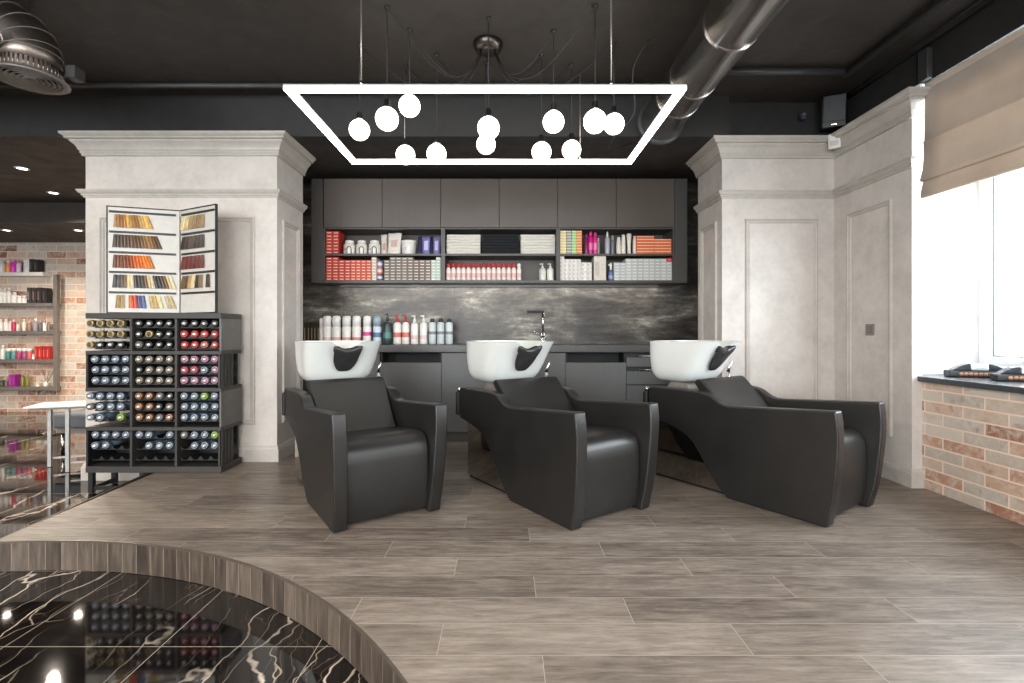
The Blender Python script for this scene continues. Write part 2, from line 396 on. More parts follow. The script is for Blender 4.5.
# left column
LY, LX0, LX1 = 4.10, -3.49, -1.905
bm = BM(); box(bm, LX0, LX1, LY, 4.62, H0, SOF-.001); box(bm, -2.35, -2.25, 4.62, 5.5, H0, SOF-.001)
colL = struct('wall_left', bm, M['plaster'])
pathL = [(LX0, 4.62), (LX0, LY), (LX1, LY), (LX1, 4.62)]
def cornice_prof(z0, z1):
    h = z1-z0
    return [(0, z0), (.020, z0), (.020, z0+.10*h), (.028, z0+.12*h), (.028, z0+.24*h), (.036, z0+.26*h), (.040, z0+.36*h), (.050, z0+.47*h), (.066, z0+.58*h), (.074, z0+.62*h), (.074, z0+.70*h), (.098, z0+.72*h), (.098, z0+.80*h), (.108, z0+.84*h), (.120, z0+.90*h), (.122, z1), (0, z1)]
def belt_prof(z0, z1):
    h = z1-z0
    return [(0, z0), (.012, z0), (.012, z0+.22*h), (.022, z0+.24*h), (.022, z0+.46*h), (.030, z0+.50*h), (.040, z0+.68*h), (.040, z1-.012), (.046, z1-.010), (.046, z1), (0, z1)]
def base_prof(z0, z1):
    return [(0, z0), (.022, z0), (.022, z1-.032), (.016, z1-.026), (.014, z1-.012), (.006, z1), (0, z1)]
bm = BM(); sweep(bm, pathL, cornice_prof(2.525, 2.689)); struct('trim_5', bm, M['mould'], colL)
bm = BM(); sweep(bm, pathL, belt_prof(2.183, 2.243)); struct('trim_6', bm, M['mould'], colL)
bm = BM(); sweep(bm, [(XLB+.03, LY), (LX1, LY), (LX1, 4.62)], base_prof(.0, .128)); struct('baseboard_left', bm, M['mould'], colL)
bm = BM(); sweep(bm, [(LX0, 4.62), (LX0, LY), (XLB-.03, LY)], base_prof(H0, H0+.14)); struct('baseboard_left_lower', bm, M['mould'], colL)
bm = BM(); frame_mould(bm, lambda a, b, o: (a, LY-o, b), -3.37, -2.085, .30, 2.02); struct('trim_7', bm, M['mould'], colL)
bm = BM(); frame_mould(bm, lambda a, b, o: (LX1+o, a, b), 4.19, 4.52, .30, 2.02); struct('trim_8', bm, M['mould'], colL)
# right plaster walls
RX, RY, RXL, RE = 2.79, 4.22, 1.833, 3.41
bm = BM()
box(bm, RXL, 3.7, RY, 4.75, 0, 2.70); box(bm, RX, 2.86, RE, RY, 0, 2.70); box(bm, 2.86, 3.7, 3.55, RY, 0, 2.70); box(bm, 2.15, 2.25, 4.75, 5.5, 0, SOF-.001)
colR = struct('wall_right', bm, M['plaster'])
pathR = [(RXL, 4.75), (RXL, RY), (RX, RY), (RX, RE), (2.885, RE)]
bm = BM(); sweep(bm, pathR, cornice_prof(2.545, 2.70)); struct('trim_9', bm, M['mould'], colR)
bm = BM(); sweep(bm, pathR, belt_prof(2.205, 2.268)); struct('trim_10', bm, M['mould'], colR)
bm = BM(); sweep(bm, [(RXL, 4.75), (RXL, RY), (RX, RY), (RX, RE), (2.858, RE)], base_prof(0, .128)); struct('baseboard_right', bm, M['mould'], colR)
bm = BM(); frame_mould(bm, lambda a, b, o: (a, RY-o, b), 2.03, 2.645, .31, 2.035); struct('trim_11', bm, M['mould'], colR)
bm = BM(); frame_mould(bm, lambda a, b, o: (RX-o, a, b), 3.58, 4.05, .31, 2.035); struct('trim_12', bm, M['mould'], colR)
bm = BM(); frame_mould(bm, lambda a, b, o: (RXL-o, a, b), 4.32, 4.66, .31, 2.035); struct('trim_13', bm, M['mould'], colR)
# dark wall above
bm = BM(); box(bm, RXL, 3.7, RY+.01, 4.35, 2.701, CE); box(bm, 2.84, 3.7, -4.2, RY+.01, 2.76, CE); box(bm, RX+.03, 2.84, RE+.0, RY+.01, 2.701, CE)
struct('wall_upper', bm, M['dark'])
bm = BM(); box(bm, 3.55, 3.7, 3.551, RY, 0, CE); struct('wall_outer', bm, M['reveal'])
# brick parapet, piers and sill
bm = BM(); box(bm, 2.86, 3.52, -4.2, 3.549, 0, .728); struct('wall_brick', bm, M['brick_r'])
bm = BM()
box(bm, 2.86, 3.52, -.1, .9, .768, 2.76); box(bm, 2.86, 3.52, -4.2, -2.6, .768, 2.76); struct('wall_pier', bm, M['plaster'])
bm = BM(); box(bm, 2.862, 3.52, 3.535, 3.5495, .768, 2.70); struct('wall_reveal', bm, M['reveal'])
bm = BM(); box(bm, 2.825, 3.5, -4.1, 3.409, .73, .766); box(bm, 2.861, 3.5, 3.409, 3.534, .73, .766); struct('trim_14', bm, M['sill'], bevel=.004)
def window(name, y0, y1):
    bm = BM(); X0, X1 = 3.36, 3.43
    for q in ((y1-.05, y1, .768, 2.76), (y0, y0+.05, .768, 2.76), (y0+.05, y1-.05, .768, .83), (y0+.05, y1-.05, 2.69, 2.76)):
        box(bm, X0, X1, *q)
    w = struct(name, bm, M['pvc'], bevel=.006)
    mid = (y0+y1)/2
    bm = BM()
    for a, b in ((y0+.055, mid-.005), (mid+.005, y1-.055)):
        for q in ((b-.05, b, .835, 2.685), (a, a+.05, .835, 2.685), (a+.05, b-.05, .835, .90), (a+.05, b-.05, 2.62, 2.685)):
            box(bm, X0-.015, X1-.02, *q)
    struct('window_sash', bm, M['pvc'], w, bevel=.006)
    bm = BM()
    for a, b in ((y0+.055, mid-.005), (mid+.005, y1-.055)):
        for q in ((b-.060, b-.0505, .90, 2.62), (a+.0505, a+.060, .90, 2.62), (a+.060, b-.060, .9005, .908), (a+.060, b-.060, 2.612, 2.6195)):
            box(bm, X0+.0, X1-.03, *q)
    struct('window_gasket', bm, M['gasket'], w)
    bm = BM()
    for a, b in ((y0+.1055, mid-.0555), (mid+.0555, y1-.1055)): box(bm, 3.385, 3.39, a, b, .901, 2.619)
    struct('window_pane', bm, M['glass'], w)
window('window_1', .91, 3.53); window('window_2', -2.59, -.11)
# far-left brick room and the rest of the shell
bm = BM(); box(bm, -10.2, -2.3, 7.58, 7.7, H0, 2.44); struct('wall_brick_rear', bm, M['brick_b'])
bm = BM(); box(bm, -10.35, -10.2, -4.2, 7.7, H0, CE); struct('wall_far_left', bm, M['room'])
bm = BM(); box(bm, -2.30, -2.26, 5.5, 7.7, H0, SOF); struct('wall_side', bm, M['room'])
bm = BM(); box(bm, -10.2, -6.5, -4.35, -4.2, H0, CE); box(bm, 1.5, 3.7, -4.35, -4.2, H0, CE); box(bm, -6.5, 1.5, -4.35, -4.2, 2.5, CE); box(bm, -6.5, 1.5, -4.35, -4.2, H0, .6); struct('wall_front', bm, M['room'])
bm = BM()
for k in range(5): box(bm, -6.5+k*1.985, -6.44+k*1.985, -4.3, -4.24, .6, 2.5)
w3 = struct('window_fill', bm, M['pvc'])  # unseen rear window, added to let soft daylight in behind the camera
bm = BM(); box(bm, -6.5, 1.5, -4.275, -4.27, .6, 2.5); struct('window_pane', bm, M['glass'], w3)

# ------------------------------------------------------------------ shampoo chairs (local: x = width, y = back, z = up)
OUT = [(-.004,0.0015),(-.018,.07),(-.035,.14),(-.05,.25),(-.062,.38),(-.068,.50),(-.064,.58),(-.055,.645),(.20,.626),(.54,.600),(.585,.601),(.62,.611),(.65,.629),(.685,.652),(.72,.664),(.77,.671),(1.0,.670),(1.15,.668),(1.19,.662),(1.195,.44),(1.12,.43),(1.04,.415),(.95,.393),(.88,.362),(.825,.318),(.775,.250),(.73,.175),(.68,.10),(.63,.045),(.578,.0015)]
def half(h): return .315+.022*min(1, max(0, h)/.62)
def lerp_tab(tab, h):
    for (h0, *a), (h1, *b) in zip(tab, tab[1:]):
        if h <= h1:
            t = 0 if h1 == h0 else max(0, (h-h0)/(h1-h0)); return [p+(q-p)*t for p, q in zip(a, b)]
    return tab[-1][1:]
OTAB = [(.715,.165,.995,1.225),(.722,.195,.970,1.252),(.74,.220,.948,1.272),(.78,.242,.917,1.288),(.84,.256,.880,1.296),(.92,.265,.828,1.300),(.975,.268,.785,1.302),(1.012,.270,.757,1.302)]
ITAB = [(.775,.10,1.02,1.19),(.80,.17,.955,1.232),(.86,.222,.905,1.262),(.94,.240,.842,1.276),(1.012,.252,.778,1.284)]
def cap_h(u): 
    a = abs(u)/.100
    return 1.012 - (.066*(1-a**2.4)**.8 if a < 1 else 0)
def rim_pt(tab, th, h, front_only=True, n=4.5):
    hw, sf, sr = lerp_tab(tab, h); c, s = math.cos(th), math.sin(th)
    x = hw*math.copysign(abs(c)**(2/n), c); y0 = (sf+sr)/2; y = y0+(sr-sf)/2*math.copysign(abs(s)**(2/n), s)
    return x, y
def basin_bm():
    bm = BM(); N = 72; cols = []
    ths = [2*PI*k/N for k in range(N)]
    for th in ths:
        front = math.sin(th) < 0
        pts = []
        for h in (.715,.722,.735,.755,.78,.81,.85,.89,.93,.97,1.0,1.012):
            x, y = rim_pt(OTAB, th, h); 
            xr, _ = rim_pt(OTAB, th, 1.0)
            cp = cap_h(xr) if front else 1.012
            hh = .715+(h-.715)*(cp-.715)/(.297); x, y = rim_pt(OTAB, th, hh); pts.append((x, y, hh))
        for h in (1.012,.99,.95,.90,.85,.81,.79,.775):
            xr, _ = rim_pt(OTAB, th, 1.0)
            cp = cap_h(xr) if front else 1.012
            hh = .775+(h-.775)*(cp-.775)/(.237); x, y = rim_pt(ITAB, th, hh); pts.append((x, y, hh+(.002 if h == 1.012 else 0)))
        cols.append([bm.verts.new(p) for p in pts])
    m = len(cols[0])
    for i in range(N):
        a, b = cols[i], cols[(i+1)%N]
        for j in range(m-1): bm.faces.new((a[j], b[j], b[j+1], a[j+1]))
    bm.faces.new([c[0] for c in cols]); bm.faces.new([c[-1] for c in cols][::-1])
    return bm
def front_y(tab, u, h, n=4.5):
    hw, sf, sr = lerp_tab(tab, h); r = max(0, 1-abs(u/hw)**n)**(1/n); return (sf+sr)/2-(sr-sf)/2*r
def neckpad_bm():
    bm = BM(); cols = []; K = 20
    for i in range(K+1):
        q = -1+2*i/K; pts = []
        ut = .100*q; cp = cap_h(ut)
        bot = .800+.085*abs(q)**3.4
        pts.append((ut*.95, front_y(ITAB, ut, cp)+.012, min(cp, .965)-.03)); pts.append((ut*.97, front_y(ITAB, ut, cp)-.004, min(cp, .965)+.010))
        pts.append((ut, (front_y(ITAB, ut, cp)+front_y(OTAB, ut, cp))/2-.008, min(cp, .965)+.018))
        for k in range(8):
            t = k/7; h = (min(cp, .965)+.008)*(1-t)+bot*t; u = ut*(1-.16*t)
            pts.append((u, front_y(OTAB, u, min(h, 1.0))-.012-(.020*(1-t/.5)**.5 if t < .5 else .0)*(1-.5*abs(q))-.008*math.sin(PI*t), h))
        cols.append([bm.verts.new(p) for p in pts])
    for a, b in zip(cols, cols[1:]):
        for j in range(len(a)-1): bm.faces.new((a[j], b[j], b[j+1], a[j+1]))
    return bm
def make_chair(loc, rz):
    r = empty('shampoo_chair', loc, rz)
    for sd in (-1, 1):
        bm = BM()
        prism(bm, OUT, 0, 0, lambda side, s, h, sd=sd: sd*(half(h) if side == 0 else half(h)-.078))
        link('side_panel', bm, M['leather'], r, bevel=.011, seg=3)
    seat = [(.03,.022),(.012,.10),(.006,.22),(.008,.34),(.016,.405),(.034,.44),(.062,.463),(.10,.473),(.16,.474),(.30,.460),(.50,.435),(.52,.022)]
    bm = BM(); prism(bm, seat, -.246, .246); link('seat', bm, M['leather'], r, bevel=.012, seg=3)
    back = [(.468,.425),(.50,.452),(.60,.545),(.70,.645),(.775,.722),(.80,.742),(.825,.748),(.848,.738),(.858,.715),(.80,.64),(.70,.535),(.60,.43),(.56,.40),(.50,.40)]
    bm = BM(); prism(bm, back, 0, 0, lambda side, s, h: (-1 if side == 0 else 1)*(.238+.028*min(1, max(0, (h-.45)/.28)))); b = link('backrest', bm, M['leather'], r, bevel=.016, seg=3)
    bm = BM(); prism(bm, [(.57,.30),(.66,.44),(.84,.62),(.88,.632),(1.16,.632),(1.16,.44),(1.0,.40),(.8,.30)], -.235, .235); link('underframe', bm, M['black'], r)
    bm = BM(); box(bm, -.262, .262, .30, 1.20, .018, .43); pl = link('plinth', bm, M['mirror'], r, bevel=.003, seg=1); pl['label'] = 'mirror polished steel plinth'
    bm = BM(); box(bm, -.250, .250, .31, 1.19, .001, .018); link('plinth_foot', bm, M['black'], pl)
    bm = BM(); prism(bm, [(.98,.63),(1.20,.63),(1.17,.68),(1.15,.702),(1.03,.702),(1.0,.68)], -.13, .13); link('basin_support', bm, M['taupe'], r, bevel=.01)
    ba = link('wash_basin', basin_bm(), M['ceramic'], r, smooth=True, angle=60); ba['label'] = 'white ceramic wash basin with neck cut-out'; ba.location = (0, 0, -.011)
    np_ = link('neck_rest', neckpad_bm(), M['gel'], ba, smooth=True)
    so = np_.modifiers.new('thick', 'SOLIDIFY'); so.thickness = .014; so.offset = 0; sb = np_.modifiers.new('soft', 'SUBSURF'); sb.levels = 1; sb.render_levels = 1
    bm = BM(); lathe(bm, [(0,.776),(.03,.776),(.03,.782),(.012,.784),(0,.784)], 20, (0, 1.09, 0)); link('drain', bm, M['chrome'], ba)
    bm = BM(); tube(bm, [(.272,.93,.66),(.272,.93,.765)], .014, 14); tube(bm, [(.272,.93,.765),(.274,.925,.80),(.280,.905,.845)], [.014,.010,.006], 10); link('mixer_tap', bm, M['chrome'], r)
    bm = BM(); box(bm, -.345, -.255, 1.200, 1.240, .46, .63); h = link('spray_holder', bm, M['black'], r, bevel=.012)
    bm = BM(); tube(bm, [(-.315,1.222,.631),(-.315,1.222,.662)], [.016,.013], 12); link('spray_head', bm, M['chrome'], h)
    return r
RZ = math.radians(34.5)
def chair_loc(fx, fy): return (fx+.319*math.cos(RZ), fy+.319*math.sin(RZ), .0)
ch = make_chair(chair_loc(-.926, 2.617), RZ)
tag(ch, 'black leather shampoo chair with white basin, beside the dye bottle rack', 'salon chair', 'backwash shampoo chairs')
c2 = dup(ch); c2.location = chair_loc(.340, 2.650); tag(c2, 'black leather shampoo chair with white basin, standing between two others', 'salon chair', 'backwash shampoo chairs')
c3 = dup(ch); c3.location = chair_loc(1.736, 2.694); tag(c3, 'black leather shampoo chair with white basin, next to the brick window wall', 'salon chair', 'backwash shampoo chairs')

# ------------------------------------------------------------------ cabinets
UX = [-1.86+.5935*k for k in range(7)]
for k in range(6):
    c = empty('wall_cabinet', (UX[k], 5.02, 2.128))
    bm = BM(); box(bm, .001, .5925, .022, .348, .001, .498); link('body', bm, M['cab_dark'], c)
    bm = BM(); box(bm, .002, .5915, 0, .019, .003, .497); link('door', bm, M['cab'], c, bevel=.0015, seg=1)
    tag(c, ['grey wall cabinet with flat door above the red colour boxes','grey wall cabinet with flat door above the white bags and tubs','grey wall cabinet with flat door above the white folded towels, left stack','grey wall cabinet with flat door above the white towel stack nearest the pink bottles','grey wall cabinet with flat door above the pink bottles','grey wall cabinet with flat door above the orange boxes'][k], 'cabinet', 'wall cabinets over the open shelf')
for x0, x1, l in ((-1.985, -1.869, 'narrow dark grey filler panel at the left end of the wall cabinets'), (1.7025, 1.83, 'narrow dark grey filler panel at the right end of the wall cabinets')):
    bm = BM(); box(bm, x0, x1-.001, 5.02, 5.369, 1.568, 2.625); tag(link('filler_panel', bm, M['cab_dark'], None, bevel=.002, seg=1), l, 'panel')
sh = empty('open_shelf_unit', (-1.86, 5.02, 1.587)); tag(sh, 'dark grey open shelf unit of three bays holding hair products', 'shelf')
def shp(name, x0, x1, y0, y1, z0, z1, m='cab_dark'):
    bm = BM(); box(bm, x0+1.86, x1+1.86, y0-5.02, y1-5.02, z0-1.587, z1-1.587); return link(name, bm, M[m], sh, bevel=.0015, seg=1)
SB, SM, ST = 1.595, 1.866, 2.127      # bottom board top, mid shelf top, underside of the cabinets
shp('back_panel', -1.86, 1.70, 5.345, 5.366, 1.568, 2.126, 'cab')
shp('bottom_board', -1.86, 1.70, 5.02, 5.345, 1.568, SB)
shp('top_board', -1.86, 1.70, 5.022, 5.345, 2.113, 2.126)
DV = [-1.868, -.669, .500, 1.682]; DW = [.020, .040, .040, .018]
for x, w in zip(DV, DW): shp('divider', x, x+w, 5.02, 5.345, SB, 2.113)
for a, b in zip(range(3), range(1, 4)): shp('shelf_board', DV[a]+DW[a], DV[b], 5.024, 5.345, SM-.022, SM)
# base cabinets
BX = [-2.0, -1.821, -1.226, -.631, -.033, .565, 1.150, 1.745]
kinds = ['filler', 'plain', 'slot', 'plain', 'plain', 'slot', 'drawers']
labs = ['narrow graphite base panel behind the first chair', 'graphite base cabinet with plain door, mostly behind the first chair', 'graphite base cabinet with a black finger slot, between first and second basins',
        'graphite base cabinet with plain door, just behind the second basin', 'graphite base cabinet with plain door under the kitchen tap', 'graphite base cabinet with a black finger slot, between second and third basins', 'graphite drawer unit with black slots beside the third basin']
for k, kd in enumerate(kinds):
    x0, x1 = BX[k], BX[k+1]; w = x1-x0
    c = empty('base_cabinet', (x0, 4.77, 0)); tag(c, labs[k], 'cabinet', 'base cabinets under the worktop')
    bm = BM(); box(bm, .001, w-.001, .022 if kd != 'slot' else .24, .595, .10, .872)
    if kd == 'slot': box(bm, .001, .02, .022, .24, .10, .872); box(bm, w-.02, w-.001, .022, .24, .10, .872)
    link('body', bm, M['black'], c)
    bm = BM(); box(bm, .0, w, .045, .06, .002, .099); link('toe_kick', bm, M['cab_dark'], c)
    if kd in ('plain', 'filler'):
        bm = BM(); box(bm, .0015, w-.0015, 0, .02, .105, .869); link('door', bm, M['base'], c, bevel=.0015, seg=1)
    elif kd == 'slot':
        bm = BM(); box(bm, .0015, w-.0015, 0, .02, .105, .775); link('door', bm, M['base'], c, bevel=.0015, seg=1)
    else:
        for z0, z1 in ((.735, .825), (.565, .690), (.340, .555), (.105, .330)):
            bm = BM(); box(bm, .0015, w-.0015, 0, .02, z0, z1); d = link('drawer', bm, M['base'], c, bevel=.0015, seg=1)
            if z1 > .6:
                bm = BM(); box(bm, .12, .26, .006, .018, z1+.002, z1+.02); link('handle', bm, M['chrome'], d, bevel=.003)
bm = BM(); box(bm, -2.0, 1.75, 4.735, 5.368, .875, .945)
tag(link('worktop', bm, M['counter'], None, bevel=.004), 'long dark stone worktop along the tiled back wall', 'counter')
# tap
tp = empty('kitchen_tap', (.375, 5.18, .947)); tag(tp, 'chrome kitchen tap with a square arm behind the middle basin', 'tap')
bm = BM(); tube(bm, [(0,0,0),(0,0,.02),(0,0,.11)], [.028,.026,.022], 16); link('base', bm, M['chrome'], tp)
bm = BM(); tube(bm, [(0,0,.11),(0,0,.335)], .013, 14); link('column', bm, M['chrome'], tp)
bm = BM(); box(bm, -.165, .014, -.014, .014, .325, .348); link('spout', bm, M['black'], tp, bevel=.003)
bm = BM(); tube(bm, [(-.02,-.01,.085),(-.09,-.02,.125)], [.008,.006], 8); link('lever', bm, M['chrome'], tp)

# ------------------------------------------------------------------ things on the open shelf
FRONT = 5.045
def px2x(x, Y): return (x-507)*Y/495
def px2z(y, Y): return 1.07-(y-332)*Y/495
def box_proto(w, h, d, rgb, lab, style=0):
    bm = BM(); box(bm, 0, w, 0, d, 0, h)
    z0, z1 = h*.30, h*.62
    def q(x0, x1, z0, z1, mi):
        f = bm.faces.new([bm.verts.new(p) for p in ((x0,-.0006,z0),(x1,-.0006,z0),(x1,-.0006,z1),(x0,-.0006,z1))]); f.material_index = mi
    if style == 0: q(w*.18, w*.82, z0, z1, 1)
    elif style == 1: q(w*.10, w*.45, h*.2, h*.75, 1)
    elif style == 2: q(w*.02, w*.98, h*.70, h*.93, 1)
    return link('product_box', bm, [colour(rgb, .5), colour(lab, .5)])
def stack(cols, base_z, rgbs, labrgb, what, where, word, grp, d=.16, style=0, gap=.0012, front=FRONT):
    protos = {}
    for ci, (x0, x1, n, h) in enumerate(cols):
        rgb = rgbs[ci % len(rgbs)]
        for r in range(n):
            key = (round(x1-x0, 4), h, rgb)
            if key not in protos:
                o = box_proto(x1-x0-gap, h-gap, d, rgb, labrgb, style); protos[key] = o
            else: o = dup(protos[key])
            o.location = (x0, front+random.uniform(0, .006), base_z+.001+r*h)
            tag(o, '%s on the %s, %s %s column, %s row up' % (what, where, ORD[ci], word, ORD[r]), 'box', grp)
def colsx(x0px, x1px, n, rows, h, Y=FRONT):
    a, b = px2x(x0px, Y), px2x(x1px, Y); w = (b-a)/n
    return [(a+i*w, a+(i+1)*w, rows if not isinstance(rows, (list, tuple)) else rows[i], h) for i in range(n)]
RED, REDO = (182, 48, 36), (196, 68, 42)
stack(colsx(326, 339, 2, 7, .0332), SM, [RED], (236, 190, 160), 'red colour box', 'upper left shelf', 'red', 'red colour boxes on the upper shelf')
rc = colsx(326, 338.6, 2, 8, .0298)+colsx(338.6, 350.5, 2, 7, .0298)+colsx(350.5, 371.3, 4, 7, .0298)
stack(rc, SB, [RED, RED, RED, RED, REDO, REDO, REDO, REDO], (238, 196, 168), 'red colour box', 'lower left shelf', 'red', 'red colour boxes on the lower shelf')
stack(colsx(371.6, 376.4, 1, 8, .0298), SB, [(196, 180, 162)], (240, 232, 220), 'cream colour box', 'lower left shelf', 'cream', 'cream colour boxes on the lower shelf')
bc = colsx(383.8, 431, 8, [7, 8, 8, 8, 8, 7, 7, 7], .0298)
stack(bc, SB, [(112, 98, 88), (106, 96, 88), (108, 94, 82), (116, 100, 90), (106, 92, 84), (104, 84, 74), (106, 86, 72), (112, 96, 84)], (214, 204, 190), 'brown colour box', 'lower left shelf', 'brown', 'brown colour boxes on the lower shelf')
stack(colsx(431.2, 440.6, 2, [7, 8], .0298), SB, [(178, 190, 176)], (226, 230, 220), 'pale green colour box', 'lower left shelf', 'green', 'pale green colour boxes on the lower shelf')
# right bay
for ci, (a, b, rgb, lab, nm) in enumerate(((560.2, 566.4, (214, 194, 132), (238, 232, 210), 'yellow'), (566.6, 571.6, (138, 136, 124), (226, 222, 210), 'grey'), (571.8, 576.8, (150, 190, 116), (220, 232, 200), 'green'), (577, 582, (222, 120, 56), (240, 210, 170), 'orange'))):
    stack(colsx(a, b, 1, 8, .0296), SM, [rgb], lab, 'small %s product box' % nm, 'upper right shelf', nm, '%s product boxes on the upper right shelf' % nm, style=2)
stack(colsx(637, 671.6, 2, [6, 5], .0305), SM, [(226, 106, 48)], (244, 214, 190), 'wide orange product box', 'upper right shelf', 'orange', 'wide orange boxes on the upper right shelf', d=.2, style=2)
wc = colsx(560.2, 564.4, 1, 6, .041)+colsx(564.5, 581, 4, 5, .0435)+colsx(581.2, 592, 2, 4, .046)
stack(wc, SB, [(214, 208, 200), (222, 217, 209)], (184, 176, 168), 'white product box', 'lower right shelf', 'white', 'white boxes on the lower right shelf', style=1)
gc = colsx(614, 625.8, 2, 6, .0305)+colsx(625.8, 666.4, 7, 7, .0318)+colsx(666.4, 672, 1, 6, .0318)
stack(gc, SB, [(186, 186, 182), (178, 180, 176), (190, 190, 186)], (222, 222, 218), 'grey-white product box', 'lower right shelf', 'grey', 'grey-white boxes on the lower right shelf')
o = box_proto(.052, .036, .16, (204, 40, 36), (230, 120, 110)); o.location = (px2x(666.6, FRONT), FRONT, SB+.002+6*.0318); tag(o, 'single red product box lying on top of the grey-white boxes', 'box')
o = box_proto(.122, .262*.98-.012, .15, (206, 196, 184), (188, 176, 164), 1); o.location = (px2x(594, FRONT), FRONT, SB+.001); tag(o, 'tall cream carton standing between white boxes and grey boxes', 'box')

# lathe bottles: returns root mesh with cap child
def bottle(name, prof, rgb, capprof, caprgb, loc, label, grp=None, band=None, rough=.3, seg=14, cat='bottle', extra=None):
    bm = BM()
    mis = None; mats = [colour(rgb, rough)]
    if band:
        z0, z1, brgb = band; mats.append(colour(brgb, .4)); np_ = []; 
        # insert band rings
        zs = sorted(set([z for r, z in prof]+[z0, z1]))
        def rad(z):
            for (r0, a), (r1, b) in zip(prof, prof[1:]):
                if a <= z <= b and b > a: return r0+(r1-r0)*(z-a)/(b-a)
            return prof[-1][0]
        pr = list(prof); body = []
        for i, (r, z) in enumerate(pr):
            if i and pr[i-1][1] < z0 < z: body.append((rad(z0), z0))
            if i and pr[i-1][1] < z1 < z: body.append((rad(z1), z1))
            body.append((r, z))
        mis = [1 if (body[i][1] >= z0-1e-6 and body[i+1][1] <= z1+1e-6) else 0 for i in range(len(body)-1)]
        lathe(bm, body, seg, mis=mis)
    else: lathe(bm, prof, seg)
    o = link(name, bm, mats); o.location = loc
    if capprof:
        bm = BM(); lathe(bm, capprof, seg)
        if extra: extra(bm)
        link('cap', bm, colour(caprgb, .35), o)
    return tag(o, label, cat, grp)
def cyl(r, h, sh=.015, neck=None):
    p = [(0, 0), (r*.94, 0), (r, .006), (r, h-sh), (r*.8, h-sh*.35)]
    if neck: p += [(neck, h)]
    else: p += [(r*.5, h)]
    return p
Yb = 5.10
# left upper shelf: tubs, bags, jar, blue pouches
for i, (x, w, mark) in enumerate(((349, 12, (196, 70, 80)), (361.3, 11.5, (222, 190, 120)), (374, 12, (150, 150, 170)))):
    r = w*.5*Yb/495*.98
    t = bottle('product_tub', cyl(r, .122, .022, r*.7), (228, 222, 212), [(r*.74, .121), (r*.74, .141), (r*.6, .147), (0, .147)], (236, 232, 226), (px2x(x, Yb), Yb+.02, SM+.001),
               'white product tub with a navy arch mark, %s' % ['first of three from the red boxes', 'middle one of the three', 'next to the plastic bags'][i], 'white tubs on the upper shelf', cat='tub')
    bm = BM(); n = 12
    for a0_, sgn in ((0, 1),):
        pts = [(.020, -r*.86, .002+.0)] + [(.020, -r*.94, .045)] + [(.020*math.cos(k*PI/8), -r*1.0, .05+.022*math.sin(k*PI/8)) for k in range(9)] + [(-.020, -r*.94, .045), (-.020, -r*.86, .004)]
        tube(bm, [(p[0]+.012, -math.sqrt(max(1e-6, (r*1.01)**2-(p[0]+.012)**2)), p[2]+.004) for p in pts], .0045, 6)
    link('arch_mark', bm, colour((40, 50, 84), .5), t)
    bm = BM(); tube(bm, [(-.026, -math.sqrt(r*r-.026**2)-.0005, .05), (-.026, -math.sqrt(r*r-.026**2)-.002, .05)], .011, 10); link('label_dot', bm, colour(mark, .5), t)
def pouch(name, x0, x1, ytop, y0, rgb, label, cat, tilt=0, lean=.03, band=None, th=.05, Y=5.07, zb=SM):
    w = px2x(x1, Y)-px2x(x0, Y); h = px2z(ytop, Y)-zb-.003; bm = BM(); nx, nz = 8, 9; L = []
    for side in (-1, 1):
        g = []
        for j in range(nz+1):
            t = j/nz; row = []
            for i in range(nx+1):
                s = i/nx; bul = th*.5*math.sin(PI*s)**.6*max(.0, (1-t)**.55)+.0015
                row.append(bm.verts.new(((s-.5)*w*(1-.05*math.sin(PI*t))+tilt*t*h, side*bul+lean*t, t*h+.004*math.sin(7*s+3*t)*t)))
            g.append(row)
        L.append(g)
        for j in range(nz):
            for i in range(nx):
                f = bm.faces.new((g[j][i], g[j][i+1], g[j+1][i+1], g[j+1][i])); f.smooth = True
                if band and band[0] <= (j+.5)/nz <= band[1] and band[2] <= (i+.5)/nx <= band[3]: f.material_index = 1
    a, b = L
    for j in range(nz):
        for i in (0, nx): bm.faces.new((a[j][i], a[j+1][i], b[j+1][i], b[j][i]))
    for i in range(nx):
        for j in (0, nz): bm.faces.new((a[j][i], b[j][i], b[j][i+1], a[j][i+1]))
    o = link(name, bm, [colour(rgb, .35), colour(band[4], .4) if band else colour(rgb, .35)]); o.location = ((px2x(x0, Y)+px2x(x1, Y))/2, Y+th*.5, zb+.002)
    return tag(o, label, cat)
pouch('refill_bag', 380.8, 387.2, 233.5, 0, (220, 208, 198), 'narrow pale plastic bag leaning beside the white tubs', 'bag', tilt=-.05, band=(.2, .6, .2, .8, (198, 158, 150)), Y=5.10)
pouch('refill_bag', 386.5, 400, 232, 0, (224, 214, 204), 'wide pale plastic bag with pinkish print beside the white jar', 'bag', tilt=.03, band=(.3, .7, .2, .8, (206, 172, 160)), Y=5.06)
j = bottle('powder_jar', [(0, 0), (.076, 0), (.079, .006), (.082, .118), (.080, .124)], (226, 220, 212), [(.087, .122), (.088, .146), (.08, .153), (0, .153)], (234, 229, 222), (px2x(409.0, 5.175), 5.175, SM+.001), 'wide white powder jar with lid between bag and blue pouches', cat='jar', seg=24)
bm = BM(); tube(bm, [(-.02, -.0805, .07), (-.02, -.083, .07)], .012, 12); link('label_dot', bm, colour((190, 190, 204), .5), j)
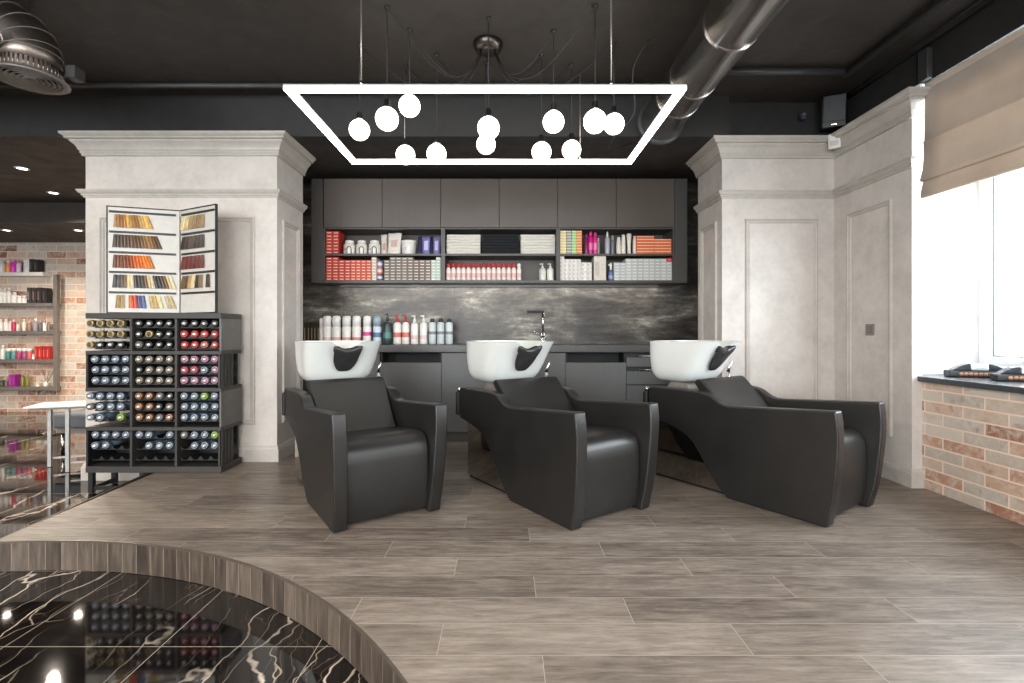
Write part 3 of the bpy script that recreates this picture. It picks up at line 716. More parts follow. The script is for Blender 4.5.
for i, (a, b, rgb, l) in enumerate(((417, 421.5, (44, 42, 70), 'slim navy refill pouch next to the white jar'), (421.5, 430, (112, 110, 162), 'lavender refill pouch with dark edge, first of two lavender ones'), (429.5, 433, (36, 36, 62), 'slim navy refill pouch between the two lavender pouches'), (432.5, 440, (122, 118, 170), 'lavender refill pouch beside the shelf divider'))):
    pouch('refill_pouch', a, b, 235.5+i%2*.8, 0, rgb, l, 'pouch', lean=.02, band=(.25, .75, .3, .7, (196, 190, 226)) if i % 2 else None, th=.045, Y=5.06)
# three round cans between cream and brown boxes
for i, (rgb, l) in enumerate((((120, 104, 150), 'small lavender can at the bottom of a stack of three'), ((222, 132, 90), 'small orange can in the middle of a stack of three'), ((150, 140, 180), 'small pale lavender can topping a stack of three'))):
    bm = BM(); lathe(bm, [(0, 0), (.028, 0), (.030, .004), (.030, .06), (.027, .066), (0, .066)], 16); o = link('product_can', bm, colour(rgb, .3)); o.location = (px2x(380, 5.09), 5.09, SB+.001+i*.0685)
    bm = BM(); lathe(bm, [(.0305, .02), (.0305, .045)], 16, cap=False); link('label_band', bm, colour((214, 206, 214), .4), o); tag(o, l, 'can')
# towels
def towel(x0, x1, z, th, m, seed):
    rnd = random.Random(seed); bm = BM(); w = x1-x0; nx = 10; d = .26
    # folded towel: rounded front edge profile swept along x with slight waviness
    prof = [(d, 0), (.02, 0), (.006, th*.12), (0, th*.35), (.002, th*.47), (.012, th*.5), (.002, th*.53), (0, th*.7), (.006, th*.9), (.02, th), (d, th)]
    cols = []
    for i in range(nx+1):
        s = i/nx; dz = rnd.uniform(-.0012, .0012); dy = rnd.uniform(-.003, .003); e = min(1, .9+.4*min(s, 1-s))
        cols.append([bm.verts.new((x0+s*w, 5.06+y+dy+.01*(1-e), z+h+(dz if 0 < h < th else 0))) for y, h in prof])
    for a, b in zip(cols, cols[1:]):
        for k in range(len(prof)): bm.faces.new((a[k], b[k], b[(k+1)%len(prof)], a[(k+1)%len(prof)]))
    bm.faces.new(cols[0]); bm.faces.new(cols[-1][::-1])
    return link('folded_towel', bm, M[m], smooth=True, angle=70)
for (a, b, m, nm) in ((446.2, 480.6, 'towelw', 'white towel in the stack beside the lavender pouches'), (482, 519, 'towelb', 'black towel in the dark stack'), (520.5, 555.5, 'towelw', 'white towel in the stack beside the pink bottles')):
    for k in range(7):
        dx = random.uniform(-.003, .003)
        o = towel(px2x(a, 5.06)+.004+dx, px2x(b, 5.06)-.004+dx*.6, SM+.001+k*.0290, .0284, m, k*7+int(a))
        tag(o, 'folded %s, %s from the bottom' % (nm, ORD[k]), 'towel', 'folded towels on the open shelf')
# spray-bottle row
for i in range(15):
    x = 448.5+i*5.02+(.2 if i > 13 else 0); r = .0243
    white = i == 14
    bottle('lotion_bottle', [(0, 0), (r, 0), (r, .108), (r*.82, .122), (r*.55, .132), (r*.5, .136)], (226, 218, 210), [(r*.76, .134), (r*.76, .168), (r*.4, .177), (0, .177)], (232, 228, 222) if white else (196, 34, 40), (px2x(x, 5.07), 5.07, SB+.001),
           'white lotion bottle with white cap at the end of the row' if white else 'white lotion bottle with red cap, %s in the row from the left' % ORD[i], 'lotion bottles in a row', band=(.03, .075, (222, 178, 172)), seg=12)
def pump(bm, z, r=.006, L=.03):
    tube(bm, [(0, 0, z-.01), (0, 0, z+.022)], r, 8); tube(bm, [(.006, 0, z+.02), (-L, -.008, z+.016)], [r*1.1, r*.8], 8)
for x, rgb, l in ((542.5, (206, 204, 198), 'clear pump bottle standing beside an all-white pump bottle'), (550.4, (226, 220, 210), 'white pump bottle next to the shelf divider')):
    bottle('pump_bottle', cyl(.036, .135, .03, .012), rgb, [(.013, .134), (.013, .15), (0, .151)], (228, 224, 216), (px2x(x, 5.09), 5.09, SB+.001), l, extra=lambda bm: pump(bm, .155))
# right bay bottles
for x, rgb, top, r, l in ((586.3, (120, 28, 80), 234, .022, 'dark magenta bottle beside the orange boxes column'), (590.6, (206, 26, 120), 232, .022, 'bright pink bottle, middle of three pink ones'), (595.2, (212, 34, 126), 232.5, .022, 'bright pink bottle beside the small pale bottle'), (598.7, (176, 168, 158), 237, .014, 'small pale bottle behind the pink bottles')):
    h = px2z(top, 5.09)-SM; bottle('pink_bottle' if rgb[0] > 110 and rgb[1] < 60 else 'slim_bottle', cyl(r, h*.78, .012, r*.6), rgb, [(r*.66, h*.775), (r*.66, h*.97), (r*.4, h), (0, h)], rgb if rgb[1] < 60 else (210, 204, 196), (px2x(x, 5.09)+(.004 if x > 597 else 0), 5.09+(.045 if x > 597 else 0), SM+.001), l, band=(h*.2, h*.5, (226, 120, 170)) if rgb[0] > 190 else None)
for x, rgb, cap, top, r, l in ((607.3, (168, 166, 176), (226, 222, 216), 232, .026, 'silver-grey bottle with white pump cap'), (612.6, (112, 112, 116), (150, 150, 152), 235.5, .020, 'dark grey bottle beside the silver-grey one')):
    h = px2z(top, 5.09)-SM; bottle('toner_bottle', cyl(r, h*.76, .02, .010), rgb, [(.0115, h*.75), (.0115, h*.9), (.007, h), (0, h)], cap, (px2x(x, 5.09), 5.09, SM+.001), l, rough=.25)
for i, (x, top, r0, r1) in enumerate(((618.6, 237.5, .026, .018), (623.6, 234.5, .024, .017), (629, 233.8, .017, .025), (635, 236, .022, .014))):
    h = px2z(top, 5.09)-SM
    bottle('shampoo_bottle', [(0, 0), (r0*.95, 0), (r0, .01), (r0*.97, h*.4), ((r0+r1)/2, h*.7), (r1, h*.88)], (226, 219, 208), [(r1*1.0, h*.885), (r1*1.0, h*.97), (r1*.7, h), (0, h)], (232, 227, 218), (px2x(x, 5.09), 5.09+(.012 if i % 2 else 0), SM+.001),
           ['cream rounded bottle, first after the dark grey bottle', 'cream tapered bottle, second after the dark grey bottle', 'cream bottle widening upward, third after the dark grey bottle', 'cream slim bottle beside the wide orange boxes'][i], 'cream shampoo bottles')
h = px2z(263, 5.07)-SB
bottle('spray_bottle', cyl(.026, h*.6, .03, .010), (86, 96, 140), [(.011, h*.59), (.012, h*.8), (.014, h*.85), (.010, h), (0, h)], (230, 228, 224), (px2x(610.8, 5.07), 5.07, SB+.001), 'small blue spray bottle with white head by the cream carton', band=(.02, .05, (150, 160, 190)), extra=lambda bm: tube(bm, [(0, 0, h*.9), (-.028, -.004, h*.88)], [.009, .006], 8))

# ------------------------------------------------------------------ bottles on the worktop
Yw, ZW = 5.10, .946
for i, x in enumerate((305.2, 309, 312.4, 315.6, 318.8)):
    o = box_proto(.030, .225, .07, (58, 48, 38), (176, 156, 120), 1); o.location = (px2x(x, 5.2)-.015, 5.2, ZW); tag(o, 'slim dark carton with gold print on the worktop, %s from the plaster column' % ORD[i], 'box', 'slim dark cartons on the worktop')
    o.name = 'slim_carton'
def wb(x, ytop, r, rgb, caprgb, label, kind='can', band=None, grp=None):
    h = px2z(ytop, Yw)-ZW
    if kind == 'can': return bottle('hair_spray', cyl(r, h*.64, .012, r*.7), rgb, [(r*.93, h*.628), (r*.93, h*.93), (r*.7, h*.985), (0, h)], caprgb, (px2x(x, Yw), Yw, ZW), label, grp, band=band, seg=18)
    if kind == 'pump': return bottle('shampoo_pump', cyl(r, h*.76, .035, .014), rgb, [(.016, h*.755), (.016, h*.86), (.008, h*.87), (.008, h*.93), (0, h*.93)], caprgb, (px2x(x, Yw), Yw, ZW), label, grp, band=band, seg=18, extra=lambda bm: pump(bm, h*.92, .007, .034))
    return bottle('styling_can', cyl(r, h*.86, .02, r*.6), rgb, [(r*.62, h*.855), (r*.62, h*.97), (r*.4, h), (0, h)], caprgb, (px2x(x, Yw), Yw, ZW), label, grp, band=band, seg=18)
wb(321.4, 318, .020, (226, 220, 212), (232, 228, 222), 'thin white spray can next to the slim dark cartons')
for i, (x, c) in enumerate(((327.3, (222, 190, 180)), (336.6, (214, 172, 160)), (346.8, (216, 160, 150)), (356.8, (206, 140, 130)))):
    wb(x, 315.7, .045, (230, 226, 219), (232, 229, 224), 'large white spray can with faint red print, %s from the thin can' % ORD[i], band=(.03, .07, c), grp='large white spray cans')
wb(367.2, 315.7, .042, (230, 226, 220), (232, 229, 224), 'large white spray can with a bright pink band', band=(.085, .125, (214, 60, 140)))
wb(377.3, 315.7, .042, (200, 210, 220), (150, 168, 182), 'blue-grey spray can beside the dark green bottle', band=(.07, .12, (90, 110, 140)))
wb(387.6, 313.5, .044, (44, 60, 60), (60, 66, 66), 'dark green pump bottle among the white bottles', 'pump', band=(.06, .12, (70, 130, 120)))
wb(397.5, 315, .042, (228, 222, 215), (190, 48, 46), 'white pump bottle with red pump, beside the dark green bottle', 'pump', band=(.07, .12, (206, 110, 100)))
wb(405.8, 315, .038, (228, 222, 215), (190, 48, 46), 'white pump bottle with red pump, second from the dark green bottle', 'pump', band=(.07, .12, (206, 110, 100)))
wb(414.6, 315.5, .040, (230, 225, 219), (230, 226, 221), 'white pump bottle with white pump, nearer the red pumps', 'pump', band=(.05, .09, (216, 190, 186)))
wb(423.6, 315.5, .040, (230, 225, 219), (230, 226, 221), 'white pump bottle with white pump, nearer the silver cans', 'pump', band=(.05, .09, (220, 200, 196)))
for i, x in enumerate((432.4, 440.7, 449.2)):
    wb(x, 318.5, .038, (196, 204, 204), (40, 42, 44), 'silver styling can with black cap, %s' % ['first of three, by the white pump bottle', 'middle one of three', 'last of three, nearest the tap'][i], 'styling', band=(.10, .13, (120, 126, 128)), grp='silver styling cans')

# ------------------------------------------------------------------ dye bottle rack
RX0, RX1, RF, RB = -3.195, -2.165, 3.75, 4.04
rk = empty('dye_rack', (RX0, RF, 0)); tag(rk, 'charcoal rack of twelve open bays full of colour bottles, swatch board on top', 'rack')
def rp(name, x0, x1, y0, y1, z0, z1, m='rack', par=None, bev=.002):
    bm = BM(); box(bm, x0-RX0, x1-RX0, y0-RF, y1-RF, z0, z1); return link(name, bm, M[m], par or rk, bevel=bev, seg=1)
BZ = [(1.172, 1.214), (.899, .927), (.618, .647), (.322, .349), (.003, .050)]
for k, (z0, z1) in enumerate(BZ): rp('board', RX0, RX1, RF, RB, z0, z1)
BAYW = (RX1-RX0-.03)/3
DX = [RX0+.0, RX0+BAYW+.0, RX0+2*BAYW+.008, RX1-.012]
tiers = [(BZ[i+1][1], BZ[i][0]) for i in range(4)]
for ti, (z0, z1) in enumerate(tiers):
    for k in (1, 2): rp('divider', DX[k], DX[k]+.018, RF+.003, RB-.01, z0, z1)
    if ti % 2 == 0:
        rp('side_panel', RX1-.016, RX1, RF+.001, RB, z0, z1, 'rackside')
    else:
        rp('side_panel', RX0, RX0+.016, RF+.003, RB, z0, z1, 'rackdark'); rp('side_panel', RX1-.026, RX1-.012, RF+.003, RB-.10, z0, z1, 'rack')
        for q in range(4): rp('side_rib', RX1-.012, RX1-.006, RF+.02+q*.045, RF+.03+q*.045, z0, z1, 'rack', bev=0)
    rp('back_panel', RX0+(.15 if ti % 2 == 0 else .016), RX1-.03, RB-.012, RB-.002, z0, z1, 'rackdark')
# leg frame on the lower floor at the left
for x, y in ((RX0+.01, RF+.01), (RX0+.01, RB-.06), (RX0+.40, RB-.06), (RX0+.40, RF+.01)):
    rp('leg', x, x+.035, y, y+.035, H0+.001 if x < XLB-.05 else H0+.001, .002, 'rackdark')
rp('leg_rail', RX0+.01, RX0+.43, RF+.02, RF+.04, H0+.02, H0+.05, 'rackdark'); rp('leg_rail', RX0+.02, RX0+.04, RF+.03, RB-.05, H0+.02, H0+.05, 'rackdark')
S_, G_, K_, W_, R_, PR, P_, PB, BG, CO, GR, LG, N_ = 'silver-blue', 'gold', 'black', 'beige', 'red', 'pale-red', 'pink', 'crimson', 'beige', 'copper', 'grey', 'lime', None
CAPC = {'silver-blue': (150, 166, 184), 'gold': (196, 174, 118), 'black': (34, 33, 33), 'beige': (160, 148, 132), 'red': (214, 66, 60), 'pale-red': (206, 120, 104), 'pink': (204, 150, 176), 'crimson': (206, 84, 108), 'copper': (176, 124, 92), 'grey': (122, 116, 112), 'lime': (150, 190, 70)}
CAPC = {k: tuple(int(c*.84) for c in v) for k, v in CAPC.items()}
BODC = {'silver-blue': (104, 124, 140), 'pink': (128, 146, 160), 'crimson': (128, 146, 160), 'lime': (104, 124, 140)}
LAY = [
 [[[G_,G_,G_,G_],[G_,G_,G_,G_],[G_,K_,K_,K_]], [[K_,K_,K_,K_],[K_,G_,K_,K_],[GR,K_,K_,K_]], [[K_,K_,K_,K_],[R_,R_,R_,R_],[R_,R_,PR,R_]]],
 [[[S_]*4,[S_]*4,[S_]*4], [[BG]*4,[K_,BG,BG,BG],[BG]*4], [[P_]*4,[PB,PB,S_,P_],[P_]*4]],
 [[[S_]*4,[GR,S_,S_,S_],[S_,S_,N_,LG]], [[CO,CO,GR,K_],[CO,CO,K_,GR],[CO,CO,GR,CO]], [[S_,S_,LG,S_],[S_]*4,[S_]*4]],
 [[[S_]*4,[S_,S_,N_,N_],[N_]*4], [[S_,S_,N_,S_],[N_,S_,S_,S_],[N_]*4], [[GR,S_,S_,LG],[N_,S_,S_,S_],[N_]*4]]]
RNAME = ['top', 'middle', 'bottom']; BNAME = ['left', 'middle', 'right']
dye = {}
def dye_proto(c):
    bm = BM(); body = BODC.get(c, (30, 29, 30))
    lathe(bm, [(0, .19), (.021, .19), (.024, .18), (.024, .075), (.020, .062), (.0195, .05)], 14, axis='y')
    o = link('dye_bottle', bm, colour(body, .35))
    bm = BM(); ring = colour(CAPC[c], .3, .35 if c in ('silver-blue', 'gold', 'copper', 'beige') else 0)
    lathe(bm, [(.021, .052), (.0265, .048), (.0275, .020), (.0255, .010), (.0185, .0085), (.0165, .013), (.0105, .012), (.0085, .002), (.005, 0), (0, 0)], 16, axis='y', mis=[0,0,0,0,1,1,2,2,2])
    light = (224, 222, 216) if c != 'gold' else (96, 78, 44)
    link('cap', bm, [ring, colour([int(v*.55) for v in CAPC[c]], .4), colour(light, .35)], o)
    return o
holder = None
for ti, (z0, z1) in enumerate(tiers):
    for bi in range(3):
        xa = DX[bi]+(.020 if bi else (.018 if ti % 2 else -.0)); xb = DX[bi+1]-(.002 if bi < 2 else .016)
        pitch = .0775; x_first = xa+.034-(.02 if (bi == 0 and ti % 2 == 0) else 0)
        if bi == 2: x_first += .004
        for ri in range(3):
            zr = z1-.036-ri*.0815
            # tray with notched front lip
            bm = BM(); xs0, xs1 = xa+.001-RX0, xb-RX0
            if bi == 0 and ti % 2 == 0: xs0 = xa+.03-RX0
            box(bm, xs0, xs1, .045, .24, -.0335, -.0305)
            x = xs0
            prof = []
            nn = 4
            for q in range(nn):
                cx_ = x_first+q*pitch-RX0
                for (dx, dz) in ((-.036, .0), (-.028, -.012), (-.016, -.026), (.016, -.026), (.028, -.012), (.036, .0)):
                    xx = cx_+dx
                    if xx < xs0 or xx > xs1: continue
                    if not prof or xx > prof[-1][0]+1e-4: prof.append((xx, dz-.004))
            A = [bm.verts.new((px_, .040, pz_)) for px_, pz_ in prof]; B_ = [bm.verts.new((px_, .044, pz_)) for px_, pz_ in prof]
            A2 = [bm.verts.new((px_, .040, -.036)) for px_, _ in prof]; B2 = [bm.verts.new((px_, .044, -.036)) for px_, _ in prof]
            for i in range(len(prof)-1):
                bm.faces.new((A[i], A[i+1], A2[i+1], A2[i])); bm.faces.new((B_[i], B2[i], B2[i+1], B_[i+1])); bm.faces.new((A[i], B_[i], B_[i+1], A[i+1]))
            hd = link('bottle_tray', bm, M['rackdark'], rk); hd.location = (0, 0, zr)
            for q in range(4):
                c = LAY[ti][bi][ri][q]
                if not c: continue
                if c not in dye: o = dye[c] = dye_proto(c)
                else: o = dup(dye[c])
                o.location = (x_first+q*pitch, RF+.012+random.uniform(-.004, .004), zr+random.uniform(-.001, .001)); o.rotation_euler = (0, random.uniform(0, 6), 0)
                tag(o, '%s capped dye bottle, %s from left in %s row, %s bay, %s tier down' % (c, ORD[q], RNAME[ri], BNAME[bi], ORD[ti]), 'bottle', 'colour bottles in the dye rack')

# ------------------------------------------------------------------ hair swatch board
sw = empty('swatch_board', (-2.607, 3.95, 1.2155)); tag(sw, 'folding white swatch board with rows of dyed hair tufts standing on the rack', 'swatch board')
HT = .823
def leaf(p1, name):
    """leaf from hinge (0,0) to p1; helper returns fn(a along from outer edge 0..1, z, out)"""
    L = Vector(p1); ln = L.length; d = L/ln; n = Vector((d.y, -d.x))
    if n.y > 0: n = -n
    return ln, (lambda a, z, o: (L.x*a+n.x*o, L.y*a+n.y*o, z))
def slab(bm, fn, a0, a1, z0, z1, o0, o1, mi=0):
    v = [bm.verts.new(fn(a, z, o)) for a, z, o in ((a0,z0,o0),(a1,z0,o0),(a1,z0,o1),(a0,z0,o1),(a0,z1,o0),(a1,z1,o0),(a1,z1,o1),(a0,z1,o1))]
    for q in ((0,3,2,1),(4,5,6,7),(0,1,5,4),(1,2,6,5),(2,3,7,6),(3,0,4,7)):
        f = bm.faces.new([v[i] for i in q]); f.material_index = mi
HAIR = {}
def hair_mat(rgb):
    k = tuple(rgb)
    if k not in HAIR:
        t = NT('hair_%d_%d_%d' % k); o = t.obj(); n = t.noise(t.mapping(o, scale=(160, 160, 6)), 2, 4, .6)
        t.bsdf(t.ramp(n, [(.3, lin([v*.66 for v in rgb])), (.5, lin(rgb)), (.72, lin([min(255, v*1.25+12) for v in rgb]))]), .32); HAIR[k] = t.m
    return HAIR[k]
def tuft(fn, a, w, z1, h, rgb, slant):
    bm = BM(); K = 4; rows = []
    for j in range(K+1):
        t = j/K; rows.append([bm.verts.new(fn(a+slant*t+(i/4-.5)*w*(1+.25*t), z1-h*t, .006+.010*math.sin(PI*i/4)*(.7+.3*math.sin(PI*t)))) for i in range(5)])
    for p, q in zip(rows, rows[1:]):
        for i in range(4): f = bm.faces.new((p[i], p[i+1], q[i+1], q[i])); f.smooth = True
    o = link('hair_swatch', bm, hair_mat(rgb), sw); return o
rows_z = [(.700, .575), (.540, .410), (.368, .245), (.203, .075)]  # unused guide
Lh = HT
bands = [.800, .640, .485, .330, .178]         # tops of the five rows
def grad(cols, n):
    out = []
    for i in range(n):
        t = i/(max(1, n-1))*(len(cols)-1); k = min(int(t), len(cols)-2); f = t-k
        out.append(tuple(int(cols[k][c]*(1-f)+cols[k+1][c]*f) for c in range(3)))
    return out
for side, p1 in (('left', (-.463, -.15)), ('right', (.402, -.20))):
    ln, fn = leaf(p1, side)
    bm = BM(); slab(bm, fn, .012, 1, 0, HT, -.012, 0); lf = link('leaf', bm, M['paper'], sw, bevel=.001, seg=1)
    bm = BM(); slab(bm, fn, .993, 1.008, -.0, HT+.003, -.013, .006); slab(bm, fn, .012, .993, HT-.006, HT+.003, -.013, .005); slab(bm, fn, .012, .993, -.0, .008, -.013, .005); link('leaf_frame', bm, M['rackdark'], lf)
    for k, zt in enumerate([.790, .635, .478, .325, .168]):
        bm = BM(); slab(bm, fn, .06, .97, zt-.016, zt, .0005, .009); link('row_strip', bm, M['rackdark'], lf)
    for k, zt in enumerate([.790, .635, .478, .325, .168]):
        zt -= .020
        if side == 'left':
            spec = [(.90, .44, 12, [(196, 150, 84), (150, 92, 36), (226, 180, 100), (120, 76, 36), (232, 196, 120), (220, 170, 90)]), (.91, .32, 14, [(66, 52, 42), (84, 56, 40), (96, 66, 42), (150, 112, 66), (96, 64, 36)]),
                    (.91, .42, 12, [(98, 58, 28), (130, 62, 20), (170, 74, 16), (206, 104, 20), (200, 116, 40)]), (.91, .12, 18, None), (.87, .12, 14, None)][k]
        else:
            spec = [(.70, .08, 6, [(214, 190, 140), (176, 146, 96), (136, 110, 72)]), (.70, .08, 6, [(52, 44, 38), (74, 62, 50), (52, 46, 40)]), (.70, .08, 6, [(110, 46, 38), (96, 36, 32), (120, 62, 52)]), (.85, .08, 8, None), (.62, .5, 0, None)][k]
        aL, aR, n, cs = spec
        if side == 'right': a_a, a_b = aR, aL
        else: a_a, a_b = aL, aR
        if cs is None:
            if side == 'left' and k == 3: cl = ([(50, 46, 46), (58, 52, 50), (76, 60, 46), (120, 94, 62), (212, 186, 140), (226, 206, 168)]*3)
            elif side == 'left': cl = [(140, 110, 60), (170, 140, 84), None, (224, 120, 40), (206, 52, 34), (60, 70, 110), (74, 84, 120), None, (206, 176, 118), (190, 160, 100), (214, 190, 140), None, (220, 200, 160), (200, 176, 126)]
            elif k == 3: cl = [(104, 80, 54), (84, 64, 46), (180, 150, 100), (206, 182, 140), (60, 50, 42), (140, 112, 78), None, (66, 56, 50)]
            else: cl = []
            n = len(cl)
        else: cl = grad(cs, n)
        for i, c in enumerate(cl):
            if not c: continue
            a = a_a+(a_b-a_a)*(i+.5)/n; w = abs(a_b-a_a)/n*1.02
            kf = random.uniform(.82, 1.08); c = tuple(max(0, min(255, int(v*kf))) for v in c)
            tuft(fn, a, w, zt-.008, .100, c, (-.085*(i+.5)/n+.015 if side == 'left' else -.075+.07*(i+.5)/n))

# ------------------------------------------------------------------ LED frame lamp
FX, FY0, FY1, FZ = -.116, 2.60, 3.76, 2.346
W2 = 1.06
lf = empty('led_frame_lamp', (FX, FY0, FZ)); tag(lf, 'large rectangular hanging LED frame lamp glowing white', 'pendant lamp')
lf.rotation_euler = (0, 0, 0)
def ring(bm, x, y0, y1, w, z0, z1):
    box(bm, -x, x, y0, y0+w, z0, z1); box(bm, -x, x, y1-w, y1, z0, z1); box(bm, -x, -x+w, y0+w, y1-w, z0, z1); box(bm, x-w, x, y0+w, y1-w, z0, z1)
bm = BM(); ring(bm, W2, 0, FY1-FY0, .042, .016, .026); link('frame_profile', bm, M['alu'], lf)
bm = BM(); ring(bm, W2-.0005, .0005, FY1-FY0-.0005, .041, -.002, .016); link('diffuser', bm, M['led'], lf)
for x, y in ((-.656, .021), (.668, .021), (-.656, FY1-FY0-.021), (.668, FY1-FY0-.021)):
    bm = BM(); tube(bm, [(x, y, .026), (x, y, CE-FZ-.001)], .0035, 6)
    for k in range(30 if y < .1 else 0): 
        z = .06+k*.02; tube(bm, [(x-.004, y, z), (x+.004, y, z+.012)], .003, 5)
    link('suspension_wire', bm, M['wire'], lf)
    bm = BM(); lathe(bm, [(0, .026), (.008, .026), (.008, .05), (.004, .055), (0, .055)], 10, (x, y, 0)); link('wire_clamp', bm, M['chrome'], lf)

# ------------------------------------------------------------------ spider pendant
SPX, SPY = px2x(488, 3.36), 3.36
sp = empty('spider_pendant', (SPX, SPY, CE)); tag(sp, 'spider pendant lamp with twelve glowing opal globes on looping black cables', 'pendant lamp')
bm = BM(); lathe(bm, [(0, -.001), (.10, -.001), (.102, -.012), (.085, -.05), (.06, -.062), (0, -.064)], 28); link('canopy', bm, colour((84, 78, 73), .3, 1), sp)
GL = [(359.5,130,3.38),(387,119,2.985),(409.5,106,3.21),(405.5,155,3.62),(436.5,154,3.50),(488.5,128,3.09),(486,144.5,3.60),(541.5,152,3.50),(553.5,122,3.22),(571.5,150,3.62),(595,121.5,2.97),(614,124,3.36)]
for i, (x, y, Y) in enumerate(GL):
    gx, gz = px2x(x, Y)-SPX, px2z(y, Y)-CE; gy = Y-SPY
    bm = BM(); bmesh.ops.create_uvsphere(bm, u_segments=24, v_segments=14, radius=.069)
    for v in bm.verts: v.co += Vector((gx, gy, gz))
    g = link('globe', bm, M['globe'], sp, smooth=True)
    bm = BM(); lathe(bm, [(0, gz+.062), (.028, gz+.062), (.028, gz+.078), (.018, gz+.084), (.018, gz+.115), (.006, gz+.122), (0, gz+.122)], 14, (gx, gy, 0)); link('socket', bm, M['cable'] if i % 2 else M['chrome'], g)
    d = math.hypot(gx, gy); pts = []
    a = (gx/d*.05, gy/d*.05) if d > .01 else (0, 0)
    sag = -.10-.22*min(1, d/.8)
    for k in range(15):
        t = k/14; pts.append((a[0]+(gx-a[0])*t, a[1]+(gy-a[1])*t, -.06+(-.012+.06)*t+sag*math.sin(PI*t**.8)*(1-.25*t)))
    pts += [(gx, gy, -.05), (gx, gy, gz+.12)]
    bm = BM(); tube(bm, pts, .0038, 6); link('cable', bm, M['cable'], sp)
    bm = BM(); lathe(bm, [(0, -.001), (.018, -.001), (.018, -.008), (.006, -.012), (.006, -.03), (0, -.03)], 10, (gx, gy, 0)); link('ceiling_hook', bm, M['cable'], sp)

# ------------------------------------------------------------------ ducts, pipes and ceiling fittings
dx, dz, dr = 1.262, 2.805, .163
du = empty('ventilation_duct', (dx, 4.09, dz)); tag(du, 'large round steel ventilation duct running along the ceiling', 'duct')
def cylY(bm, r, y0, y1, seg=40):
    tube(bm, [(0, y0, 0), (0, y1, 0)], r, seg)
bm = BM(); lathe(bm, [(dr, -6.5), (dr, -.002)], 44, axis='y'); link('duct_pipe', bm, M['steel'], du, smooth=True)
for y in (-.45, -.75, -1.32, -2.6, -3.9):
    bm = BM(); lathe(bm, [(dr, y-.012), (dr+.005, y-.008), (dr+.005, y-.003), (dr+.001, y), (dr+.005, y+.003), (dr+.005, y+.008), (dr, y+.012)], 44, axis='y', cap=False); link('duct_seam', bm, M['steel'], du, smooth=True)
bm = BM(); lathe(bm, [(dr, -.03), (dr+.03, -.028), (dr+.03, -.001)], 44, axis='y', cap=False); link('duct_collar', bm, M['pipe'], du)
for y in (-.9, -2.2):
    bm = BM(); tube(bm, [(.0, y, dr+.001), (0, y, CE-dz)], .006, 8); link('hanger_rod', bm, M['pipe'], du)
bm = BM(); pts = [(.95, 3.3, 3.02), (.86, 3.38, 2.86), (.90, 3.5, 2.62), (.79, 3.62, 2.50), (.78, 3.75, 2.46), (.88, 3.9, 2.52), (1.0, 4.02, 2.60), (1.04, 4.097, 2.64)]
pts2 = []
for k in range(len(pts)-1):
    for q in range(4):
        t = q/4; p0, p1, p2, p3 = [Vector(pts[min(max(k+o, 0), len(pts)-1)]) for o in (-1, 0, 1, 2)]
        pts2.append(.5*((2*p1)+(-p0+p2)*t+(2*p0-5*p1+4*p2-p3)*t*t+(-p0+3*p1-3*p2+p3)*t**3))
pts2.append(Vector(pts[-1])); tube(bm, pts2, .006, 8)
tag(link('hanging_cable', bm, M['cable']), 'loose black cable looping down beside the ventilation duct', 'cable')

va = empty('ceiling_vent', (-2.89, 3.0, 2.597)); tag(va, 'round ceiling vent with concentric rings on a bent dark duct', 'vent')
bm = BM(); lathe(bm, [(.150, .03), (.185, .008), (.188, 0), (.180, -.006), (.150, .002)], 44, cap=False); link('outer_ring', bm, M['ventring'], va, smooth=True)
for r in (.138, .112, .086, .060, .034):
    bm = BM(); lathe(bm, [(r-.020, .018), (r, -.002), (r+.004, .0), (r-.014, .024)], 36, cap=False); link('vent_ring', bm, M['ventring'], va, smooth=True)
bm = BM(); lathe(bm, [(0, .03), (.149, .03)], 32); link('vent_back', bm, M['black'], va)
bm = BM(); lathe(bm, [(.152, .02), (.152, .085)], 44, cap=False)
for k in range(44):
    a = 2*PI*k/44; 
    tube(bm, [(.153*math.cos(a), .153*math.sin(a), .022), (.153*math.cos(a), .153*math.sin(a), .083)], .004, 5)
link('collar', bm, M['dsteel'], va, smooth=True)
bm = BM(); pts = [(0, 0, .08), (0, 0, .15)]
rb_ = .19
for k in range(5):
    a = (k+.5)/5*PI/2; pts.append((-rb_*(1-math.cos(a)), -.03*k/5, .13+rb_*math.sin(a)))
pts += [(-.45, -.04, .268), (-2.2, -.1, .268)]
tube(bm, pts, .150, 32); link('elbow_duct', bm, M['dsteel'], va)
for k in range(1, 8):
    p = Vector(pts[k]); t_ = (Vector(pts[min(k+1, len(pts)-1)])-Vector(pts[k-1])).normalized(); u_ = Vector((0, 1, 0)); u_ = (u_-t_*u_.dot(t_)).normalized(); w_ = t_.cross(u_)
    bm = BM(); rings = []
    for q in range(33):
        a = 2*PI*q/32; rings.append(p+(u_*math.cos(a)+w_*math.sin(a))*.1515)
    tube(bm, rings, .0035, 6, cap=False); link('elbow_seam', bm, M['ventring'], va)
bm = BM(); tube(bm, [(.152, .06, .05), (.19, .08, .07)], .012, 8); link('adjuster_arm', bm, M['pipe'], va)
bm = BM(); box(bm, .165, .225, .05, .13, .045, .12); link('actuator_box', bm, M['pipe'], va, bevel=.004)

